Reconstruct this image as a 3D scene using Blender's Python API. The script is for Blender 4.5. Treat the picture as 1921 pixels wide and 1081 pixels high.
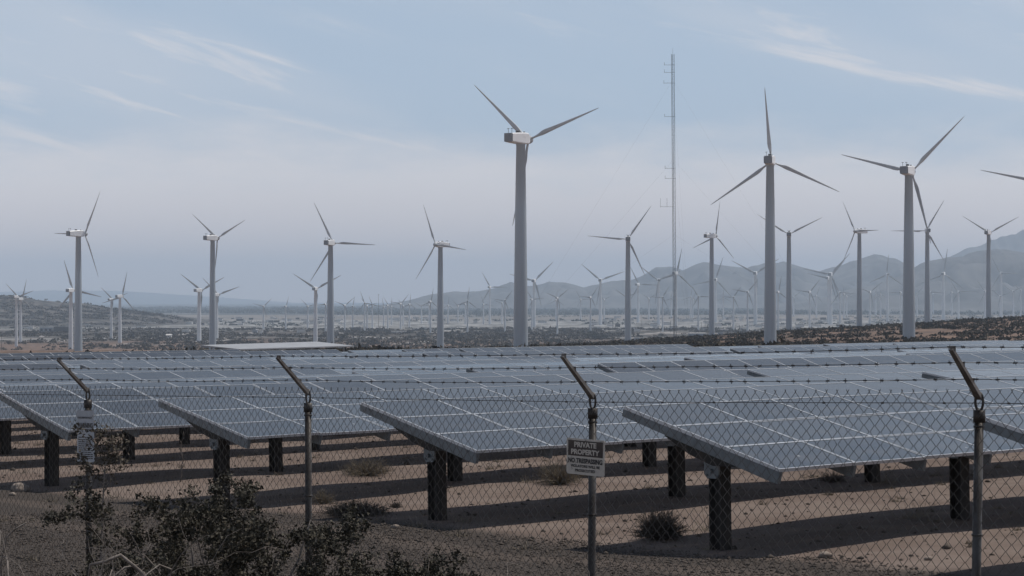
import bpy, math, random
import numpy as np
from mathutils import Matrix, Vector

random.seed(7)
rng = np.random.default_rng(11)
S = bpy.context.scene
for o in list(bpy.data.objects):
    bpy.data.objects.remove(o)
R = math.radians

# ------------------------------------------------------------------ camera
F = 3730.0                      # focal length in pixels of a 1921 px wide frame
EL = math.atan(21.5 / F)        # the camera looks up by a third of a degree
cam = bpy.data.cameras.new("camera")
cam.sensor_width = 36.0
cam.lens = 36.0 * F / 1921.0
cam.clip_start = 0.3
cam.clip_end = 80000.0
camo = bpy.data.objects.new("camera", cam)
S.collection.objects.link(camo)
camo.rotation_euler = (R(90) + EL, 0, 0)
S.camera = camo

# ------------------------------------------------------------------ sky
SUN_AZ = R(60)                  # to the right of the view direction (+Y)
SUN_EL = R(63)
W = bpy.data.worlds.new("World")
S.world = W
W.use_nodes = True
nt = W.node_tree
nt.nodes.clear()


def nd(tree, kind, **kw):
    n = tree.nodes.new(kind)
    for k, v in kw.items():
        setattr(n, k, v)
    return n


def math_node(tree, op, a, b=None, c=None, clamp=False):
    n = nd(tree, "ShaderNodeMath", operation=op, use_clamp=clamp)
    for i, v in enumerate((a, b, c)):
        if v is None:
            continue
        if isinstance(v, (int, float)):
            n.inputs[i].default_value = v
        else:
            tree.links.new(v, n.inputs[i])
    return n.outputs[0]


def maprange(tree, v, a, b, c=0.0, d=1.0, smooth=True):
    n = nd(tree, "ShaderNodeMapRange", interpolation_type='SMOOTHSTEP' if smooth else 'LINEAR')
    tree.links.new(v, n.inputs['Value'])
    for k, x in zip(('From Min', 'From Max', 'To Min', 'To Max'), (a, b, c, d)):
        n.inputs[k].default_value = x
    return n.outputs['Result']


def mixcol(tree, fac, a, b):
    n = nd(tree, "ShaderNodeMix", data_type='RGBA')
    for s, v in ((n.inputs['Factor'], fac), (n.inputs[6], a), (n.inputs[7], b)):
        if isinstance(v, (int, float)):
            s.default_value = v
        elif isinstance(v, (tuple, list)):
            s.default_value = (*v, 1.0) if len(v) == 3 else v
        else:
            tree.links.new(v, s)
    return n.outputs[2]


def noise(tree, vec, scale, detail=3.0, rough=0.55, dist=0.0):
    n = nd(tree, "ShaderNodeTexNoise")
    n.inputs['Scale'].default_value = scale
    n.inputs['Detail'].default_value = detail
    n.inputs['Roughness'].default_value = rough
    n.inputs['Distortion'].default_value = dist
    if vec is not None:
        tree.links.new(vec, n.inputs['Vector'])
    return n.outputs['Fac']


def mapping(tree, vec, loc=(0, 0, 0), rot=(0, 0, 0), scale=(1, 1, 1)):
    n = nd(tree, "ShaderNodeMapping")
    n.inputs['Location'].default_value = loc
    n.inputs['Rotation'].default_value = rot
    n.inputs['Scale'].default_value = scale
    tree.links.new(vec, n.inputs['Vector'])
    return n.outputs['Vector']


SKY_K = 0.065
BLUE, CLOUD, LOW = (8.1, 10.2, 12.9), (13.3, 12.8, 12.9), (15.8, 12.6, 11.2)
sky = nd(nt, "ShaderNodeTexSky", sky_type='NISHITA')
sky.sun_disc = False
sky.sun_elevation = SUN_EL
sky.sun_rotation = SUN_AZ
sky.altitude = 300
sky.air_density = 1.0
sky.dust_density = 0.6
sky.ozone_density = 1.5
tc = nd(nt, "ShaderNodeTexCoord")
sep = nd(nt, "ShaderNodeSeparateXYZ")
nt.links.new(tc.outputs['Generated'], sep.inputs[0])
el = sep.outputs['Z']
# long cirrus streaks, sloping gently
v0 = mapping(nt, tc.outputs['Generated'], rot=(0, R(-15), 0))
v1 = mapping(nt, v0, loc=(0.55, 0.0, 0.4), scale=(8, 8, 66))
c1 = noise(nt, v1, 1.0, 6.0, 0.62, 0.5)
v2 = mapping(nt, v0, loc=(2.1, 0.0, 1.0), scale=(3.4, 3.4, 17))
c2 = noise(nt, v2, 1.0, 3.0, 0.5)
wisp = maprange(nt, c1, 0.47, 0.74)
veil = maprange(nt, c2, 0.40, 0.66, 0.0, 0.26)
wisp = math_node(nt, 'MULTIPLY', wisp, maprange(nt, c2, 0.40, 0.54))
cirrus = math_node(nt, 'MAXIMUM', math_node(nt, 'MULTIPLY', wisp, 0.75), veil)
# high cloud looks thinner the more steeply one looks through it
cirrus = math_node(nt, 'MULTIPLY', cirrus, maprange(nt, el, 0.13, 0.6, 1.0, 0.35))
# the stratus bank that lies on the horizon, its top ragged
v3 = mapping(nt, tc.outputs['Generated'], scale=(13, 13, 42))
c3 = noise(nt, v3, 1.0, 5.0, 0.6)
edge = math_node(nt, 'ADD', el, math_node(nt, 'MULTIPLY', math_node(nt, 'SUBTRACT', c3, 0.5), 0.045))
bank = maprange(nt, edge, 0.054, 0.094, 1.0, 0.0)
# blue of the clear part comes from the sky texture, greyed by thin haze that thins upwards
hz = mixcol(nt, maprange(nt, el, 0.10, 0.55, 0.75, 0.05), sky.outputs[0], BLUE)
col = mixcol(nt, cirrus, hz, CLOUD)
bankcol = mixcol(nt, maprange(nt, el, 0.0, 0.06, smooth=False), LOW, CLOUD)
col = mixcol(nt, bank, col, bankcol)
bg = nd(nt, "ShaderNodeBackground")
bg.inputs['Strength'].default_value = SKY_K
nt.links.new(col, bg.inputs['Color'])
wo = nd(nt, "ShaderNodeOutputWorld")
nt.links.new(bg.outputs[0], wo.inputs['Surface'])

# ------------------------------------------------------------------ sun, exposure
sl = bpy.data.lights.new("sun", 'SUN')
sl.energy = 3.9
sl.angle = R(0.6)
sl.color = (1.0, 0.945, 0.87)
so = bpy.data.objects.new("sun", sl)
S.collection.objects.link(so)
sdir = Vector((math.sin(SUN_AZ) * math.cos(SUN_EL), math.cos(SUN_AZ) * math.cos(SUN_EL), math.sin(SUN_EL)))
so.rotation_euler = sdir.to_track_quat('Z', 'Y').to_euler()
S.view_settings.view_transform = 'Standard'
S.view_settings.look = 'None'
S.view_settings.exposure = -0.12
S.view_settings.gamma = 1.0
S.view_settings.use_curve_mapping = False
S.render.engine = 'CYCLES'
S.cycles.volume_bounces = 1
S.cycles.max_bounces = 6

# ------------------------------------------------------------------ helpers
COL = S.collection


class MB:
    """collects simple shapes into one mesh"""

    def __init__(self):
        self.v, self.f, self.m = [], [], []

    def add(self, vs, fs, mi=0):
        o = len(self.v)
        self.v += [tuple(p) for p in vs]
        self.f += [tuple(i + o for i in f) for f in fs]
        self.m += [mi] * len(fs)

    def box(self, lo, hi, mi=0, M=None):
        x0, y0, z0 = lo
        x1, y1, z1 = hi
        vs = [Vector(p) for p in ((x0, y0, z0), (x1, y0, z0), (x1, y1, z0), (x0, y1, z0),
                                  (x0, y0, z1), (x1, y0, z1), (x1, y1, z1), (x0, y1, z1))]
        if M is not None:
            vs = [M @ p for p in vs]
        self.add(vs, [(0, 3, 2, 1), (4, 5, 6, 7), (0, 1, 5, 4), (1, 2, 6, 5), (2, 3, 7, 6), (3, 0, 4, 7)], mi)

    def tube(self, pts, radii, n=6, mi=0, cap=True):
        pts = [Vector(p) for p in pts]
        if isinstance(radii, (int, float)):
            radii = [radii] * len(pts)
        rings = []
        ref = None
        for i, p in enumerate(pts):
            d = (pts[min(i + 1, len(pts) - 1)] - pts[max(i - 1, 0)])
            d = d.normalized() if d.length > 1e-9 else Vector((0, 0, 1))
            if ref is None:
                ref = d.orthogonal().normalized()
            ref = (ref - d * ref.dot(d))
            ref = ref.normalized() if ref.length > 1e-6 else d.orthogonal().normalized()
            b = d.cross(ref)
            rings.append([p + (ref * math.cos(2 * math.pi * k / n) + b * math.sin(2 * math.pi * k / n)) * radii[i] for k in range(n)])
        vs = [q for r in rings for q in r]
        fs = []
        for i in range(len(pts) - 1):
            for k in range(n):
                a, b2 = i * n + k, i * n + (k + 1) % n
                fs.append((a, b2, b2 + n, a + n))
        if cap:
            fs.append(tuple(reversed(range(n))))
            fs.append(tuple((len(pts) - 1) * n + k for k in range(n)))
        self.add(vs, fs, mi)

    def mesh(self, name, mats, smooth=False):
        me = bpy.data.meshes.new(name)
        me.from_pydata([tuple(p) for p in self.v], [], self.f)
        for m in (mats if isinstance(mats, (list, tuple)) else [mats]):
            me.materials.append(m)
        if len(set(self.m)) > 1:
            me.polygons.foreach_set('material_index', self.m)
        if smooth:
            me.polygons.foreach_set('use_smooth', [True] * len(self.f))
        me.update()
        return me

    def build(self, name, mats, parent=None, smooth=False):
        return obj(name, self.mesh(name, mats, smooth), parent)


def obj(name, me, parent=None, M=None):
    o = bpy.data.objects.new(name, me)
    COL.objects.link(o)
    if parent is not None:
        o.parent = parent
    if M is not None:
        o.matrix_local = M
    return o


def tag(o, label, cat, group=None):
    o['label'] = label
    o['category'] = cat
    if group:
        o['group'] = group
    return o


def thing(name, label, cat, loc=(0, 0, 0), group=None):
    o = bpy.data.objects.new(name, None)
    COL.objects.link(o)
    o.location = loc
    o.empty_display_size = 0.2
    return tag(o, label, cat, group)


def raw_mesh(name, verts, faces, mat, smooth=False):
    """fast mesh from numpy arrays, all faces with the same number of corners"""
    me = bpy.data.meshes.new(name)
    nv, (nf, k) = len(verts), faces.shape
    me.vertices.add(nv)
    me.vertices.foreach_set('co', np.ascontiguousarray(verts, dtype=np.float32).ravel())
    me.loops.add(nf * k)
    me.loops.foreach_set('vertex_index', np.ascontiguousarray(faces, dtype=np.int32).ravel())
    me.polygons.add(nf)
    me.polygons.foreach_set('loop_start', np.arange(0, nf * k, k, dtype=np.int32))
    if smooth:
        me.polygons.foreach_set('use_smooth', np.ones(nf, dtype=bool))
    me.materials.append(mat)
    me.update(calc_edges=True)
    me.validate()
    return me


def vnoise(x, y, seed=0):
    """smooth value noise, -1..1"""
    x = np.asarray(x, dtype=float)
    y = np.asarray(y, dtype=float)
    xi, yi = np.floor(x), np.floor(y)
    fx, fy = x - xi, y - yi
    fx = fx * fx * (3 - 2 * fx)
    fy = fy * fy * (3 - 2 * fy)

    def h(a, b):
        s = np.sin(a * 127.1 + b * 311.7 + seed * 74.7) * 43758.5453
        return s - np.floor(s)
    v = (h(xi, yi) * (1 - fx) + h(xi + 1, yi) * fx) * (1 - fy) + (h(xi, yi + 1) * (1 - fx) + h(xi + 1, yi + 1) * fx) * fy
    return v * 2 - 1


def sstep(a, b, v):
    t = np.clip((np.asarray(v, dtype=float) - a) / (b - a), 0, 1)
    return t * t * (3 - 2 * t)


# ------------------------------------------------------------------ lie of the land
# the array stands on a plane that falls gently away and to the left
H0 = 2.6
FW = Vector((0, math.cos(EL), math.sin(EL)))
DN = Vector((0, math.sin(EL), -math.cos(EL)))
RT = Vector((1, 0, 0))
_n = Vector((0.0126, 1.0, -(624.6642 - 540.5) / F)).normalized()      # camera axes: right, down, forward
PN = RT * _n.x + DN * _n.y + FW * _n.z                                  # points down
UPV = -PN
YD = (FW - PN * FW.dot(PN)).normalized()
XD = YD.cross(UPV)
ANG = 0.8544
P0 = (2.4751, 24.0429)
ROWSTEP = (-3.5506, 3.7189)
POSTSTEP, INSET, ZC, TW, MODL = 4.7649, 0.3533, 1.3396, 2.6455, 1.3595
RD = XD * math.sin(ANG) + YD * math.cos(ANG)                             # along a row
PD = XD * -math.cos(ANG) + YD * math.sin(ANG)                            # across it, away from us


def plane_pt(X, Y, Z=0.0):
    return XD * X + YD * Y + PN * (H0 - Z)


# z = pa + pb x + pc y on that plane
pb, pc, pa = -PN.x / PN.z, -PN.y / PN.z, H0 / PN.z


def G(x, y, rough=True):
    x = np.asarray(x, dtype=float)
    y = np.asarray(y, dtype=float)
    near = pa + pb * x + pc * y
    z180 = pa + pc * 180.0
    far = z180 - 0.0235 * (y - 180) + (0.06 * np.maximum(x, -20)) * sstep(350, 1000, y)
    far = far + pb * np.clip(x, -60, 60) * (1 - sstep(180, 500, y))
    g = np.where(y < 180, near, far)
    t = sstep(1190, 1540, y)
    g = g * (1 - t) + (-40.0) * t
    g = np.maximum(g, -40.0)
    if rough:
        k = sstep(16, 24, y) * (1 - sstep(150, 260, y))
        g = g + k * (0.045 * vnoise(x * 0.42, y * 0.42, 1) + 0.07 * vnoise(x * 0.13, y * 0.13, 2) + 0.012 * vnoise(x * 1.6, y * 1.6, 3))
        k2 = sstep(180, 400, y) * (1 - sstep(1500, 1900, y))
        g = g + k2 * (0.5 * vnoise(x * 0.02, y * 0.02, 4) + 0.25 * vnoise(x * 0.07, y * 0.07, 5))
    return g


def ground_z(x, y):
    return float(G(x, y))


def at(px, py, Y):
    """the point at depth Y seen at pixel (px, py) of the photograph"""
    c = RT * ((px - 960.5) / F) + DN * ((py - 540.5) / F) + FW
    return c * (Y / c.y)


# ------------------------------------------------------------------ materials
def material(name, base=(0.5, 0.5, 0.5), rough=0.6, metal=0.0, spec=0.5):
    m = bpy.data.materials.new(name)
    m.use_nodes = True
    b = m.node_tree.nodes['Principled BSDF']
    b.inputs['Base Color'].default_value = (*base, 1)
    b.inputs['Roughness'].default_value = rough
    b.inputs['Metallic'].default_value = metal
    b.inputs['Specular IOR Level'].default_value = spec
    return m, m.node_tree, b


def speckled(name, a, b_, scale, rough=0.7, metal=0.0, spec=0.4, lo=0.35, hi=0.65, detail=4, stretch=(1, 1, 1), bump=0.0):
    m, t, b = material(name, a, rough, metal, spec)
    c = nd(t, "ShaderNodeTexCoord")
    n = noise(t, mapping(t, c.outputs['Object'], scale=stretch), scale, detail, 0.6)
    t.links.new(mixcol(t, maprange(t, n, lo, hi), a, b_), b.inputs['Base Color'])
    if bump:
        bn = nd(t, "ShaderNodeBump")
        bn.inputs['Strength'].default_value = bump
        bn.inputs['Distance'].default_value = 0.01
        t.links.new(n, bn.inputs['Height'])
        t.links.new(bn.outputs[0], b.inputs['Normal'])
    return m


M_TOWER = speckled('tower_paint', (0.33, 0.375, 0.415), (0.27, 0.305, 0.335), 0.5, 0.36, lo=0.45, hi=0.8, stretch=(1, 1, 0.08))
M_NAC = speckled('nacelle_gelcoat', (0.74, 0.75, 0.76), (0.60, 0.61, 0.62), 1.2, 0.4, lo=0.5, hi=0.8)
M_NACREAR = speckled('nacelle_rear_shade', (0.24, 0.26, 0.28), (0.18, 0.19, 0.21), 5.0, 0.6)  # shade on the nacelle's rear end, put into a darker colour
M_BLADE = speckled('blade_gelcoat', (0.40, 0.415, 0.43), (0.33, 0.34, 0.355), 0.4, 0.42, lo=0.4, hi=0.75)
M_TOWERF = speckled('sunlit_tower_paint', (0.62, 0.63, 0.64), (0.52, 0.53, 0.54), 0.5, 0.4, lo=0.45, hi=0.8)  # tower paint lightened so the far towers look sunlit
M_BLADEF = speckled('far_blade_gelcoat', (0.36, 0.37, 0.38), (0.30, 0.31, 0.32), 0.4, 0.42)  # far blades and hubs, slightly darker than the near ones
M_DARK = speckled('dark_fitting', (0.03, 0.03, 0.03), (0.05, 0.05, 0.05), 5, 0.6)
M_GALV = speckled('galvanised_steel', (0.30, 0.32, 0.34), (0.22, 0.235, 0.25), 14, 0.45, 0.55, lo=0.3, hi=0.7)
M_RAIL = speckled('rail_steel', (0.155, 0.178, 0.195), (0.115, 0.132, 0.145), 9, 0.45, 0.35, lo=0.3, hi=0.7)
M_POST = speckled('weathered_pile_steel', (0.030, 0.028, 0.027), (0.055, 0.045, 0.038), 6, 0.75, 0.2, lo=0.4, hi=0.75, stretch=(1, 1, .3))
M_WIRE = speckled('dull_fence_wire', (0.075, 0.072, 0.070), (0.045, 0.040, 0.036), 3, 0.65, 0.2)
M_FPOST = speckled('rust_stained_fence_pipe', (0.075, 0.072, 0.070), (0.038, 0.031, 0.027), 9, 0.5, 0.3, lo=0.35, hi=0.6, stretch=(1, 1, .35), bump=0.2)
M_ARM = speckled('weathered_arm_steel', (0.20, 0.185, 0.17), (0.11, 0.092, 0.08), 12, 0.5, 0.3, lo=0.35, hi=0.65)
M_FRAME = speckled('module_frame_aluminium', (0.53, 0.55, 0.575), (0.45, 0.465, 0.485), 20, 0.38, 0.25)
M_MAST = speckled('mast_steel', (0.045, 0.045, 0.048), (0.03, 0.03, 0.033), 2, 0.6, 0.2)


def module_glass():
    m, t, b = material('module_glass', (0.02, 0.03, 0.05), 0.1, 0, 0.5)
    c = nd(t, "ShaderNodeTexCoord")
    oi = nd(t, "ShaderNodeObjectInfo")
    n = noise(t, mapping(t, c.outputs['Object'], scale=(1.2, 3.5, 1)), 1.1, 4, 0.6)
    n2 = noise(t, c.outputs['Object'], 40, 2)
    cell = mixcol(t, oi.outputs['Random'], (0.027, 0.031, 0.035), (0.036, 0.040, 0.044))
    dust = math_node(t, 'ADD', maprange(t, n, 0.35, 0.72, 0.02, 0.16), math_node(t, 'MULTIPLY', n2, 0.04))
    # rain streaks run down the tilt, a few bird marks
    st = noise(t, mapping(t, c.outputs['Object'], scale=(9, 0.9, 1)), 1.6, 4, 0.65)
    dust = math_node(t, 'ADD', dust, maprange(t, st, 0.5, 0.75, 0.0, 0.10))
    bird = nd(t, "ShaderNodeTexVoronoi")
    bird.inputs['Scale'].default_value = 1.7
    wv = nd(t, "ShaderNodeVectorMath", operation='ADD')
    t.links.new(c.outputs['Object'], wv.inputs[0])
    t.links.new(oi.outputs['Location'], wv.inputs[1])
    t.links.new(wv.outputs[0], bird.inputs['Vector'])
    spot = maprange(t, bird.outputs['Distance'], 0.025, 0.05, 0.7, 0.0)
    base = mixcol(t, dust, cell, (0.22, 0.21, 0.205))
    t.links.new(mixcol(t, spot, base, (0.42, 0.41, 0.39)), b.inputs['Base Color'])
    t.links.new(maprange(t, n, 0.3, 0.75, 0.10, 0.24), b.inputs['Roughness'])
    b.inputs['IOR'].default_value = 1.48
    return m


M_GLASS = module_glass()


def ground_material():
    m, t, b = material('desert_ground', (0.2, 0.17, 0.14), 0.95, 0, 0.1)
    c = nd(t, "ShaderNodeTexCoord")
    P = c.outputs['Object']
    s = nd(t, "ShaderNodeSeparateXYZ")
    t.links.new(P, s.inputs[0])
    x, y = s.outputs[0], s.outputs[1]
    flat = mapping(t, P, scale=(1, 1, 0))
    # sand between the rows
    nA = noise(t, flat, 0.6, 5, 0.6)
    nB = noise(t, flat, 9.0, 4, 0.65)
    nC = noise(t, flat, 34.0, 3, 0.6)
    sand = mixcol(t, maprange(t, nA, 0.32, 0.68), (0.168, 0.130, 0.110), (0.135, 0.102, 0.086))
    sand = mixcol(t, maprange(t, nB, 0.50, 0.72, 0, 0.55), sand, (0.105, 0.080, 0.067))
    sand = mixcol(t, maprange(t, nC, 0.58, 0.72, 0, 0.6), sand, (0.085, 0.067, 0.057))
    # gravel of the track between fence and rows
    vo = nd(t, "ShaderNodeTexVoronoi")
    vo.inputs['Scale'].default_value = 48.0
    t.links.new(flat, vo.inputs['Vector'])
    gcell = nd(t, "ShaderNodeSeparateColor")
    t.links.new(vo.outputs['Color'], gcell.inputs[0])
    grav = mixcol(t, gcell.outputs[0], (0.060, 0.050, 0.044), (0.086, 0.071, 0.061))
    grav = mixcol(t, maprange(t, vo.outputs['Distance'], 0.35, 0.75, 0, 0.6), grav, (0.026, 0.023, 0.021))
    # signed distance across the track edge
    ax, ay = plane_pt(-2.75, 28.5).x, plane_pt(-2.75, 28.5).y
    dx, dy = 0.692, -0.722          # along the edge, towards the right and nearer
    d = math_node(t, 'ADD', math_node(t, 'MULTIPLY', math_node(t, 'SUBTRACT', x, ax), dy),
                  math_node(t, 'MULTIPLY', math_node(t, 'SUBTRACT', y, ay), -dx))
    d = math_node(t, 'ADD', d, math_node(t, 'MULTIPLY', math_node(t, 'SUBTRACT', nA, 0.5), 1.6))
    # two wheel ruts run along the track
    def band(c0, w0):
        return maprange(t, math_node(t, 'ABSOLUTE', math_node(t, 'SUBTRACT', d, c0)), w0 * .4, w0, 1.0, 0.0)
    rut = math_node(t, 'MAXIMUM', band(1.3, .42), band(2.9, .42))
    grav = mixcol(t, math_node(t, 'MULTIPLY', rut, 0.55), grav, (0.105, 0.084, 0.071))
    nD = noise(t, mapping(t, P, scale=(1, 1.6, 0)), 0.25, 6, 0.7)
    sand = mixcol(t, maprange(t, nD, 0.46, 0.62, 0, 0.6), sand, (0.205, 0.165, 0.142))
    sand = mixcol(t, maprange(t, nD, 0.44, 0.34, 0, 0.5), sand, (0.098, 0.074, 0.062))
    near = mixcol(t, maprange(t, d, -0.5, 0.35), sand, grav)
    # desert further out: soil mottled by low scrub
    f1 = noise(t, mapping(t, P, scale=(1, 0.35, 0)), 0.10, 5, 0.65)
    f2 = noise(t, mapping(t, P, scale=(1, 0.3, 0)), 0.018, 5, 0.6)
    soil = mixcol(t, maprange(t, f1, 0.40, 0.60), (0.185, 0.125, 0.094), (0.105, 0.076, 0.060))
    scrub = mixcol(t, maprange(t, f1, 0.38, 0.56), (0.115, 0.088, 0.070), (0.040, 0.041, 0.036))
    scrub = mixcol(t, maprange(t, f2, 0.54, 0.62), scrub, (0.30, 0.28, 0.265))
    f3 = noise(t, mapping(t, P, scale=(1, 0.5, 0)), 0.022, 6, 0.7)
    pale = mixcol(t, maprange(t, f3, 0.44, 0.56), (0.31, 0.305, 0.295), (0.085, 0.083, 0.078))
    f4 = noise(t, mapping(t, P, scale=(1, 0.25, 0)), 0.006, 6, 0.65)
    grey = mixcol(t, maprange(t, f4, 0.40, 0.62), (0.205, 0.180, 0.160), (0.130, 0.120, 0.108))
    f5 = noise(t, mapping(t, P, scale=(0.25, 1, 0)), 0.0012, 5, 0.6)
    farp = mixcol(t, maprange(t, f5, 0.56, 0.64), (0.040, 0.046, 0.044), (0.17, 0.16, 0.15))
    wob = math_node(t, 'ADD', y, math_node(t, 'MULTIPLY', math_node(t, 'SUBTRACT', f2, 0.5), 900))
    wob2 = math_node(t, 'ADD', y, math_node(t, 'MULTIPLY', math_node(t, 'SUBTRACT', f5, 0.5), 4000))
    cc = mixcol(t, maprange(t, y, 150, 200), near, soil)
    cc = mixcol(t, maprange(t, wob, 1700, 2050), cc, scrub)
    cc = mixcol(t, maprange(t, wob, 2480, 2720), cc, pale)
    cc = mixcol(t, maprange(t, wob2, 3700, 4100), cc, grey)
    cc = mixcol(t, maprange(t, wob2, 5000, 5600), cc, farp)
    t.links.new(cc, b.inputs['Base Color'])
    bn = nd(t, "ShaderNodeBump")
    bn.inputs['Strength'].default_value = 0.55
    bn.inputs['Distance'].default_value = 0.035
    t.links.new(math_node(t, 'ADD', nB, math_node(t, 'MULTIPLY', nC, 0.6)), bn.inputs['Height'])
    t.links.new(bn.outputs[0], b.inputs['Normal'])
    return m


M_GROUND = ground_material()

# ------------------------------------------------------------------ the ground: one sheet to the horizon
ys = list(np.arange(-60, 14, 6.0)) + list(np.arange(14, 70, 0.32))
while ys[-1] < 24000:
    ys.append(ys[-1] * 1.017)
ys = np.array(ys)
us = np.linspace(-1, 1, 151)
hw = np.maximum(18 + 0.40 * np.abs(ys), 20)
GX = hw[:, None] * us[None, :]
GY = np.repeat(ys[:, None], len(us), 1)
gv = np.stack([GX, GY, G(GX, GY)], -1).reshape(-1, 3)
nr, nc_ = len(ys), len(us)
ii = (np.arange(nr - 1)[:, None] * nc_ + np.arange(nc_ - 1)[None, :]).ravel()
gf = np.stack([ii, ii + 1, ii + nc_ + 1, ii + nc_], -1)
ground = obj('ground', raw_mesh('ground', gv, gf, M_GROUND, True))
ground['kind'] = 'structure'

# ------------------------------------------------------------------ mountains and hills
M_ROCK = speckled('mountain_rock', (0.125, 0.122, 0.118), (0.062, 0.062, 0.062), 0.0045, 0.95, spec=0.1, detail=7, lo=0.35, hi=0.65)
M_HILL = speckled('scrubby_hill_soil', (0.120, 0.110, 0.102), (0.034, 0.034, 0.032), 0.05, 0.95, spec=0.1, detail=8, lo=0.42, hi=0.58)


def ridge(name, label, prof, Y, depth, base=-42.0, seed=0, mat=None, rough=0.19, cols=640, rows=76, sharp=1.15):
    """a mountain range: its crest line follows prof, a list of (pixel x, pixel y) at distance Y"""
    px = np.array([p[0] for p in prof], float)
    hz_ = np.array([at(p[0], p[1], Y).z for p in prof])
    wx = np.array([at(p[0], p[1], Y).x for p in prof])
    X = np.linspace(wx[0], wx[-1], cols)
    crest = np.interp(X, wx, hz_) - base
    L = depth
    crest = crest + crest.clip(0) * 0.045 * (vnoise(X / L * 7, X * 0, seed) + 0.5 * vnoise(X / L * 19, X * 0 + 3, seed) + 0.3 * vnoise(X / L * 45, X * 0 + 6, seed))
    v = np.linspace(-1, 1, rows)
    V = v[:, None]
    Xg = np.repeat(X[None, :], rows, 0)
    fall = (1 - np.abs(V)) ** sharp
    Yg = Y + V * depth + 0 * Xg
    n = 1 - np.abs(vnoise(Xg / L * 5, Yg / L * 5, seed + 1))
    n = n + 0.5 * (1 - np.abs(vnoise(Xg / L * 11, Yg / L * 11, seed + 2))) + 0.25 * vnoise(Xg / L * 27, Yg / L * 27, seed + 3)
    k = np.sin(np.pi * np.clip(np.abs(V), 0, 1))
    Z = base + crest[None, :] * np.clip(fall + rough * 2.2 * k * (n - 0.9), 0, None)
    vv = np.stack([Xg, Yg, Z], -1).reshape(-1, 3)
    ii = (np.arange(rows - 1)[:, None] * cols + np.arange(cols - 1)[None, :]).ravel()
    ff = np.stack([ii, ii + 1, ii + cols + 1, ii + cols], -1)
    o = obj(name, raw_mesh(name, vv, ff, mat or M_ROCK, True))
    o['kind'] = 'structure'
    o['label'] = label
    return o


ridge('mountain_range', 'long hazy blue ridge behind the middle turbines',
      [(700, 575), (770, 563), (810, 553), (850, 547), (900, 545), (930, 538), (958, 525), (985, 535), (1000, 534), (1030, 526), (1060, 529), (1095, 540), (1120, 534),
       (1150, 527), (1185, 523), (1213, 511), (1232, 500), (1255, 499), (1280, 508), (1298, 501), (1318, 495), (1345, 498), (1400, 503), (1440, 494),
       (1470, 493), (1500, 500), (1537, 507), (1560, 497), (1600, 489), (1640, 478), (1680, 487), (1712, 502), (1750, 497), (1830, 500), (1930, 505), (2100, 515), (2300, 520)],
      8600, 1200, seed=3)
ridge('mountain', 'broad dark hazy mountain at the right edge',
      [(1430, 578), (1500, 566), (1560, 557), (1600, 541), (1650, 530), (1690, 513), (1728, 493), (1780, 479), (1830, 471), (1866, 465), (1900, 471), (1940, 478), (2050, 470), (2200, 500), (2400, 540)],
      6900, 1100, seed=9)
ridge('mountain', 'pale far peak rising behind the right mountain',
      [(1640, 545), (1700, 515), (1760, 485), (1800, 471), (1850, 457), (1888, 436), (1921, 427), (1980, 415), (2080, 430), (2250, 480)],
      10600, 1250, seed=14)
ridge('distant_hills', 'very faint hills on the left horizon',
      [(-300, 552), (-100, 549), (60, 546), (150, 544), (230, 546), (330, 553), (430, 559), (520, 566), (600, 574)],
      21000, 1700, seed=21)
ridge('hill', 'scrubby grey hill behind the left turbines',
      [(-420, 565), (-260, 552), (-120, 548), (-20, 553), (40, 555), (80, 563), (120, 569), (150, 568), (200, 578), (260, 585), (310, 592), (370, 606), (420, 612)],
      3350, 520, base=-40.5, seed=30, mat=M_HILL, rough=0.16, cols=260, rows=40, sharp=1.0)

# ------------------------------------------------------------------ solar panel tables
def module_mesh(lx, ly, th=0.04, fr=0.017):
    b = MB()
    x, y = lx / 2, ly / 2
    xi, yi = x - fr, y - fr
    vs = [(-x, -y, -th), (x, -y, -th), (x, y, -th), (-x, y, -th), (-x, -y, 0), (x, -y, 0), (x, y, 0), (-x, y, 0),
          (-xi, -yi, 0), (xi, -yi, 0), (xi, yi, 0), (-xi, yi, 0), (-xi, -yi, -.004), (xi, -yi, -.004), (xi, yi, -.004), (-xi, yi, -.004)]
    fs = [(0, 3, 2, 1)] + [(i, (i + 1) % 4, 4 + (i + 1) % 4, 4 + i) for i in range(4)]
    fs += [(4 + i, 4 + (i + 1) % 4, 8 + (i + 1) % 4, 8 + i) for i in range(4)]
    fs += [(8 + i, 8 + (i + 1) % 4, 12 + (i + 1) % 4, 12 + i) for i in range(4)]
    b.add(vs, fs, 1)
    b.add([vs[12], vs[13], vs[14], vs[15]], [(0, 1, 2, 3)], 0)
    return b


MH = TW / 3
MODULE = module_mesh(MODL - 0.012, MH - 0.012)
ME_MODULE = MODULE.mesh('module', [M_GLASS, M_FRAME])
NCOL = 14
TLEN = NCOL * MODL


def rail_mesh():
    """cross rail: a channel along the tilt, its low end cut at an angle"""
    b = MB()
    y0, y1, d, w = -TW / 2 + 0.0, TW / 2, 0.15, 0.05
    prof = [(y0, -0.042), (y1, -0.042), (y1, -0.042 - d * 0.6), (y0 + 0.10, -0.042 - d), (y0, -0.042 - d * .95)]
    n = len(prof)
    vs = [(-w / 2, p, q) for p, q in prof] + [(w / 2, p, q) for p, q in prof]
    fs = [tuple(range(n)), tuple(reversed(range(n, 2 * n)))] + [(i, i + n, (i + 1) % n + n, (i + 1) % n) for i in range(n)]
    b.add(vs, fs)
    for y in np.linspace(y0 + .2, y1 - .2, 6):          # bolt heads on the outer face
        b.box((-w / 2 - .008, y - .014, -.075), (-w / 2 - .001, y + .014, -.047))
    return b.mesh('cross_rail', M_RAIL)


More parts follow.
